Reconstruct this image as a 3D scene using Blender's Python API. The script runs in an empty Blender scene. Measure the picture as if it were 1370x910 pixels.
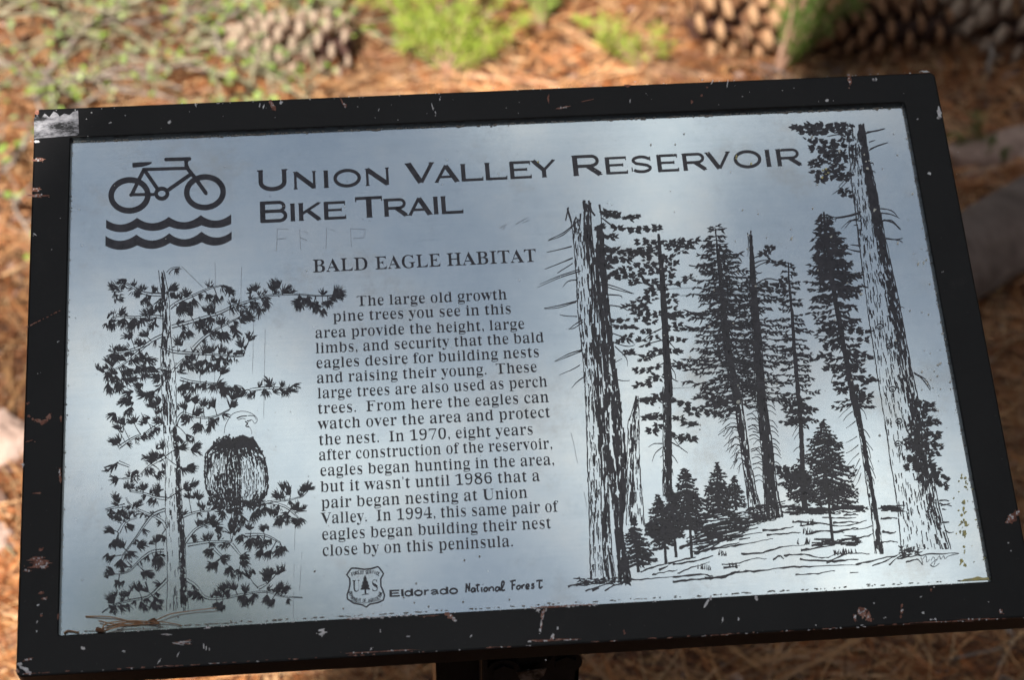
import bpy, bmesh, math, random, json
from mathutils import Vector, Matrix, noise
R = math.radians
sc = bpy.context.scene
COL = sc.collection
rnd = random.Random(11)

# ------------------------------------------------------------------ camera
F = 2718.4                      # focal length in photo pixels (photo 1370 x 910)
TILT = R(25)                    # the sign face leans 25 degrees towards the viewer
SC = Vector((0, 0, 0.78))       # centre of the sign's face
PX = Vector((1, 0, 0)); PY = Vector((0, math.cos(TILT), math.sin(TILT))); PN = Vector((0, -math.sin(TILT), math.cos(TILT)))
P = Matrix((PX, PY, PN)).transposed()
CP = Vector((-0.08887994, -0.58748016, 1.25067908))        # camera in sign coordinates
RT = Matrix(((0.99668434, -0.07229505, 0.03733298), (-0.04909304, -0.90022841, -0.43264152), (0.06488605, 0.42937424, -0.90079274))).transposed()
cr = P @ (RT @ Vector((1, 0, 0))); cu = P @ (RT @ Vector((0, -1, 0))); cb = P @ (RT @ Vector((0, 0, -1)))
CW = SC + P @ CP
cam = bpy.data.cameras.new('camera'); cam.lens = F / 1370 * 36; cam.sensor_width = 36; cam.clip_start = 0.05; cam.clip_end = 2000
co = bpy.data.objects.new('camera', cam); COL.objects.link(co); sc.camera = co
co.matrix_world = Matrix.Translation(CW) @ Matrix((cr, cu, cb)).transposed().to_4x4()
cam.dof.use_dof = True; cam.dof.focus_distance = 1.39; cam.dof.aperture_fstop = 6.3; cam.dof.aperture_blades = 7

def pan(u, v, z=0.0):           # photo pixel -> point of the sign's plane (sign coordinates)
    d = RT @ Vector(((u - 685) / F, (v - 455) / F, 1))
    k = (z - CP.z) / d.z
    return (CP.x + d.x * k, CP.y + d.y * k)
def gnd(u, v, z=0.0):           # photo pixel -> point on the ground
    d = P @ (RT @ Vector(((u - 685) / F, (v - 455) / F, 1)))
    k = (z - CW.z) / d.z
    return Vector((CW.x + d.x * k, CW.y + d.y * k, z))

# ------------------------------------------------------------------ world, sun
SUN_AZ = math.atan2(-0.52, -0.85)          # the sun stands behind the viewer, to the left
SUN_EL = R(50)
w = bpy.data.worlds.new("World"); sc.world = w; w.use_nodes = True
wn = w.node_tree.nodes; wl = w.node_tree.links; bg = wn['Background']
sky = wn.new('ShaderNodeTexSky'); sky.sky_type = 'NISHITA'; sky.sun_disc = False; sky.sun_elevation = SUN_EL; sky.sun_rotation = SUN_AZ
sky.air_density = 1.0; sky.dust_density = 1.0; sky.altitude = 1400
tc = wn.new('ShaderNodeTexCoord'); sp = wn.new('ShaderNodeSeparateXYZ'); wl.new(tc.outputs['Generated'], sp.inputs[0])
mx = wn.new('ShaderNodeMath'); mx.operation = 'MAXIMUM'; mx.inputs[1].default_value = 0.0; wl.new(sp.outputs[2], mx.inputs[0])
ad = wn.new('ShaderNodeMath'); ad.operation = 'ADD'; ad.inputs[1].default_value = 0.12; wl.new(mx.outputs[0], ad.inputs[0])
dx = wn.new('ShaderNodeMath'); dx.operation = 'DIVIDE'; wl.new(sp.outputs[0], dx.inputs[0]); wl.new(ad.outputs[0], dx.inputs[1])
dy = wn.new('ShaderNodeMath'); dy.operation = 'DIVIDE'; wl.new(sp.outputs[1], dy.inputs[0]); wl.new(ad.outputs[0], dy.inputs[1])
cb_ = wn.new('ShaderNodeCombineXYZ'); wl.new(dx.outputs[0], cb_.inputs[0]); wl.new(dy.outputs[0], cb_.inputs[1]); cb_.inputs[2].default_value = 34.0
cn = wn.new('ShaderNodeTexNoise'); cn.inputs['Scale'].default_value = 6.5; cn.inputs['Detail'].default_value = 3; cn.inputs['Roughness'].default_value = .55
wl.new(cb_.outputs[0], cn.inputs['Vector'])
crp = wn.new('ShaderNodeValToRGB'); crp.color_ramp.elements[0].position = .50; crp.color_ramp.elements[1].position = .68; crp.color_ramp.elements[0].color = (.09, .09, .09, 1)
wl.new(cn.outputs['Fac'], crp.inputs[0])
cm = wn.new('ShaderNodeMixRGB'); wl.new(crp.outputs[0], cm.inputs[0]); wl.new(sky.outputs[0], cm.inputs[1]); cm.inputs[2].default_value = (30.0, 29.2, 27.0, 1)
wl.new(cm.outputs[0], bg.inputs[0]); bg.inputs[1].default_value = 0.05
sun = bpy.data.lights.new('sun', 'SUN'); sun.energy = 5.0; sun.angle = R(0.5); sun.color = (1, .94, .85)
so = bpy.data.objects.new('sun', sun); COL.objects.link(so)
sdir = Vector((math.sin(SUN_AZ) * math.cos(SUN_EL), math.cos(SUN_AZ) * math.cos(SUN_EL), math.sin(SUN_EL)))   # towards the sun
so.rotation_euler = sdir.to_track_quat('Z', 'Y').to_euler(); so.location = (-4, -6, 9)
vs = sc.view_settings; vs.view_transform = 'Standard'; vs.look = 'None'; vs.exposure = 0.8; vs.gamma = 1; vs.use_curve_mapping = False
sc.cycles.use_denoising = True

# ------------------------------------------------------------------ helpers
def tag(o, label=None, cat=None, group=None, kind=None):
    for k, v in (('label', label), ('category', cat), ('group', group), ('kind', kind)):
        if v: o[k] = v
    return o
def empty(name, loc, label, cat, group=None, rot=None):
    o = bpy.data.objects.new(name, None); COL.objects.link(o); o.location = loc; o.empty_display_size = .05
    if rot is not None: o.rotation_euler = rot
    return tag(o, label, cat, group)
def mesh_obj(name, me, m, parent=None, smooth=False):
    o = bpy.data.objects.new(name, me); COL.objects.link(o)
    if m:
        for k in (m if isinstance(m, (list, tuple)) else [m]): me.materials.append(k)
    if parent: o.parent = parent
    if smooth: me.polygons.foreach_set('use_smooth', [True] * len(me.polygons))
    return o
def pyd(name, V, Fc, m, parent=None, smooth=False, cols=None):
    me = bpy.data.meshes.new(name); me.from_pydata(V, [], Fc); me.update()
    if cols:
        a = me.color_attributes.new('tint', 'FLOAT_COLOR', 'POINT')
        a.data.foreach_set('color', [c for q in cols for c in (q[0], q[1], q[2], 1)])
    return mesh_obj(name, me, m, parent, smooth)
def box(bm, x0, x1, y0, y1, z0, z1):
    v = [bm.verts.new((x, y, z)) for z in (z0, z1) for y in (y0, y1) for x in (x0, x1)]
    for f in ((0, 2, 3, 1), (4, 5, 7, 6), (0, 1, 5, 4), (2, 6, 7, 3), (0, 4, 6, 2), (1, 3, 7, 5)): bm.faces.new([v[i] for i in f])
def bmo(name, bm, m, parent=None, smooth=False, bevel=0):
    me = bpy.data.meshes.new(name)
    if bevel: bmesh.ops.bevel(bm, geom=bm.edges[:], offset=bevel, segments=2, affect='EDGES')
    bmesh.ops.recalc_face_normals(bm, faces=bm.faces[:]); bm.to_mesh(me); bm.free()
    return mesh_obj(name, me, m, parent, smooth)
def catmull(p, k=4):
    if len(p) < 3: return p
    q = [p[0]] + list(p) + [p[-1]]; out = []
    for i in range(1, len(q) - 2):
        for j in range(k):
            t = j / k
            out.append(tuple(.5 * (2 * q[i][d] + (q[i+1][d] - q[i-1][d]) * t + (2*q[i-1][d] - 5*q[i][d] + 4*q[i+1][d] - q[i+2][d]) * t*t + (3*q[i][d] - q[i-1][d] - 3*q[i+1][d] + q[i+2][d]) * t**3) for d in range(len(p[0]))))
    out.append(tuple(p[-1])); return out
def lerp(a, b, t): return a + (b - a) * t
def interp(tab, y, c=1):
    if y <= tab[0][0]: return tab[0][c]
    for a, b in zip(tab, tab[1:]):
        if y <= b[0]: return lerp(a[c], b[c], (y - a[0]) / max(1e-9, b[0] - a[0]))
    return tab[-1][c]

# ------------------------------------------------------------------ materials
class Mat:
    def __init__(s, name, base=(.5, .5, .5), rough=.6, metal=0, spec=.5):
        s.m = bpy.data.materials.new(name); s.m.use_nodes = True; s.n = s.m.node_tree.nodes; s.l = s.m.node_tree.links
        s.b = s.n['Principled BSDF']; s.b.inputs['Base Color'].default_value = (*base, 1); s.b.inputs['Roughness'].default_value = rough
        s.b.inputs['Metallic'].default_value = metal; s.b.inputs['Specular IOR Level'].default_value = spec
    def noise(s, scale, detail=4, rough=.55, coord='Object', stretch=(1, 1, 1)):
        t = s.n.new('ShaderNodeTexCoord'); mp = s.n.new('ShaderNodeMapping'); mp.inputs['Scale'].default_value = stretch
        s.l.new(t.outputs[coord], mp.inputs[0]); n = s.n.new('ShaderNodeTexNoise')
        n.inputs['Scale'].default_value = scale; n.inputs['Detail'].default_value = detail; n.inputs['Roughness'].default_value = rough
        s.l.new(mp.outputs[0], n.inputs['Vector']); return n.outputs['Fac']
    def ramp(s, fac, stops):
        r = s.n.new('ShaderNodeValToRGB'); e = r.color_ramp.elements
        while len(e) < len(stops): e.new(.5)
        for k, (p, c) in enumerate(stops): e[k].position = p; e[k].color = (*c, 1) if len(c) == 3 else c
        s.l.new(fac, r.inputs[0]); return r.outputs[0]
    def rng(s, fac, a, b, lo=0, hi=1):
        r = s.n.new('ShaderNodeMapRange'); r.inputs[1].default_value = lo; r.inputs[2].default_value = hi; r.inputs[3].default_value = a; r.inputs[4].default_value = b
        s.l.new(fac, r.inputs[0]); return r.outputs[0]
    def mix(s, f, a, b, t='MIX'):
        x = s.n.new('ShaderNodeMixRGB'); x.blend_type = t
        for k, v in enumerate((f, a, b)):
            if hasattr(v, 'links'): s.l.new(v, x.inputs[k])
            elif k == 0: x.inputs[0].default_value = v
            else: x.inputs[k].default_value = (*v, 1)
        return x.outputs[0]
    def col(s, o): s.l.new(o, s.b.inputs['Base Color'])
    def rgh(s, o): s.l.new(o, s.b.inputs['Roughness'])
    def bump(s, o, st, dist=.01):
        b = s.n.new('ShaderNodeBump'); b.inputs['Strength'].default_value = st; b.inputs['Distance'].default_value = dist
        s.l.new(o, b.inputs['Height']); s.l.new(b.outputs[0], s.b.inputs['Normal'])
    def attr(s, name='tint'):
        a = s.n.new('ShaderNodeAttribute'); a.attribute_name = name; return a.outputs['Color']

# anodised aluminium plate under a clear coat, brushed sideways, hazed by age
p = Mat('etched_aluminium', (.5, .55, .6), .27, 1)
h = p.noise(8, 6, .68); h2 = p.noise(220, 2, .5, stretch=(.04, 2.2, 1)); h3 = p.noise(2.2, 3, .5)
c = p.ramp(h, [(.3, (.56, .67, .74)), (.5, (.67, .765, .81)), (.72, (.80, .85, .84))])
c = p.mix(.07, c, p.ramp(h2, [(.35, (.40, .42, .46)), (.65, (.66, .68, .70))]))
sp_ = p.noise(420, 1, .5); st_ = p.noise(11, 6, .72, stretch=(1, 1, 1)); c = p.mix(p.rng(st_, 0, .45, .56, .72), c, (.60, .58, .53)); c = p.mix(p.rng(sp_, 0, .35, .72, .80), c, (.30, .30, .30))
p.col(c); p.rgh(p.rng(h3, .115, .155, .3, .7))
p.l.new(p.rng(st_, .92, .70, .50, .72), p.b.inputs['Metallic'])
M_PANEL = p.m
k = Mat('black_ink', (.020, .018, .026), .16, 0, .62); ik = k.noise(130, 4, .6)
k.col(k.ramp(ik, [(.35, (.016, .014, .022)), (.68, (.040, .036, .050))])); k.rgh(k.rng(ik, .14, .24)); M_INK = k.m
k = Mat('grey_scratch', (.13, .14, .16), .5); k.col(k.ramp(k.noise(300, 2), [(.3, (.10, .10, .12)), (.7, (.26, .28, .30))])); M_SCR = k.m
k = Mat('black_paint', (.012, .012, .014), .33, 0, .28)
n1 = k.noise(40, 6, .65); n2 = k.noise(520, 3, .6); n3 = k.noise(6, 3)
c = k.ramp(n1, [(.3, (.003, .003, .004)), (.62, (.005, .005, .006)), (.8, (.013, .012, .012))])
c = k.mix(k.rng(n2, 0, .5, .70, .78), c, (.10, .095, .09)); k.col(c); k.rgh(k.rng(n3, .24, .5)); k.bump(n2, .12, .001); M_BLACK = k.m
k = Mat('bare_white_metal', (.6, .6, .62), .45, .1); k.col(k.ramp(k.noise(260, 3), [(.3, (.25, .22, .22)), (.45, (.62, .60, .62)), (.7, (.8, .8, .82))])); M_WCHIP = k.m
k = Mat('rust_primer', (.3, .12, .08), .7); k.col(k.ramp(k.noise(330, 3), [(.3, (.10, .035, .025)), (.5, (.30, .12, .08)), (.72, (.48, .30, .24))])); M_RCHIP = k.m
k = Mat('silver_patch', (.5, .5, .52), .42, .25)
a_ = k.noise(95, 6, .7, stretch=(.55, 1, 1)); k.col(k.ramp(a_, [(.40, (.02, .02, .022)), (.50, (.28, .28, .31)), (.62, (.52, .52, .56))])); M_PATCH = k.m
k = Mat('yellow_residue', (.5, .42, .14), .7); k.col(k.ramp(k.noise(200, 3), [(.35, (.52, .50, .30)), (.65, (.85, .74, .26))])); M_YEL = k.m
k = Mat('pale_specks', (.80, .80, .74), .5); M_SPK = k.m
k = Mat('dusty_edge', (.2, .17, .14), .9); k.col(k.ramp(k.noise(240, 4), [(.35, (.20, .18, .16)), (.6, (.34, .30, .26)), (.8, (.46, .43, .40))])); M_DUST = k.m
k = Mat('dry_needle', (.3, .12, .05), .45); k.col(k.ramp(k.noise(60, 2), [(.3, (.30, .13, .06)), (.7, (.55, .30, .15))])); M_DRY = k.m
k = Mat('galvanised_bolt', (.3, .3, .31), .35, .9); k.col(k.ramp(k.noise(120, 4), [(.4, (.05, .045, .04)), (.6, (.28, .28, .29))])); M_BOLT = k.m
k = Mat('litter_needles', (.4, .2, .1), .55); k.col(k.mix(.25, k.attr(), k.ramp(k.noise(30, 2), [(.3, (.25, .11, .05)), (.7, (.65, .38, .2))]), 'MULTIPLY') if False else k.attr()); M_LIT = k.m
k = Mat('leaf_tint', (.2, .3, .1), .5); k.col(k.attr()); k.b.inputs['Subsurface Weight'].default_value = 0
t_ = k.n.new('ShaderNodeBsdfTranslucent'); k.l.new(k.n[-1].outputs[0], t_.inputs[0]) if False else None
ao = [x for x in k.n if x.bl_idname == 'ShaderNodeAttribute'][0]; k.l.new(ao.outputs['Color'], t_.inputs[0])
ms = k.n.new('ShaderNodeMixShader'); ms.inputs[0].default_value = .35; k.l.new(k.b.outputs[0], ms.inputs[1]); k.l.new(t_.outputs[0], ms.inputs[2])
k.l.new(ms.outputs[0], k.n['Material Output'].inputs[0]); M_LEAF = k.m
k = Mat('forest_soil', (.12, .06, .03), .95); g1 = k.noise(9, 6, .65); g2 = k.noise(70, 5, .7)
c = k.ramp(g1, [(.3, (.05, .022, .012)), (.5, (.14, .06, .03)), (.68, (.26, .125, .06))]); c = k.mix(.55, c, k.ramp(g2, [(.3, (.05, .025, .015)), (.55, (.25, .12, .06)), (.75, (.50, .30, .18))]))
k.col(c); k.bump(g2, .8, .02); M_SOIL = k.m
def bark(name, a, b, c_, s=14, st=(1, 1, .3)):
    k = Mat(name, a, .9); n = k.noise(s, 6, .65, stretch=st); k.col(k.ramp(n, [(.3, a), (.52, b), (.72, c_)])); k.bump(n, .7, .02); return k.m
M_BARK = bark('pine_bark', (.035, .018, .012), (.16, .075, .04), (.30, .16, .09), 9)
M_TWIG = bark('grey_twig', (.16, .12, .10), (.34, .28, .24), (.50, .44, .38), 40)
M_SHRUB = bark('shrub_stem', (.17, .16, .09), (.34, .31, .20), (.48, .42, .32), 40)
M_PINK = bark('seedling_stem', (.22, .11, .07), (.38, .22, .15), (.46, .30, .22), 40)
M_WOOD = bark('weathered_wood', (.09, .065, .055), (.19, .145, .13), (.28, .23, .21), 18, (1, .25, 1))
M_ROCK = bark('granite', (.22, .14, .11), (.50, .35, .29), (.66, .52, .46), 14, (1, 1, 1))
M_ROCK2 = bark('dark_granite', (.10, .09, .09), (.20, .18, .18), (.30, .28, .28), 10, (1, 1, 1))

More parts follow.
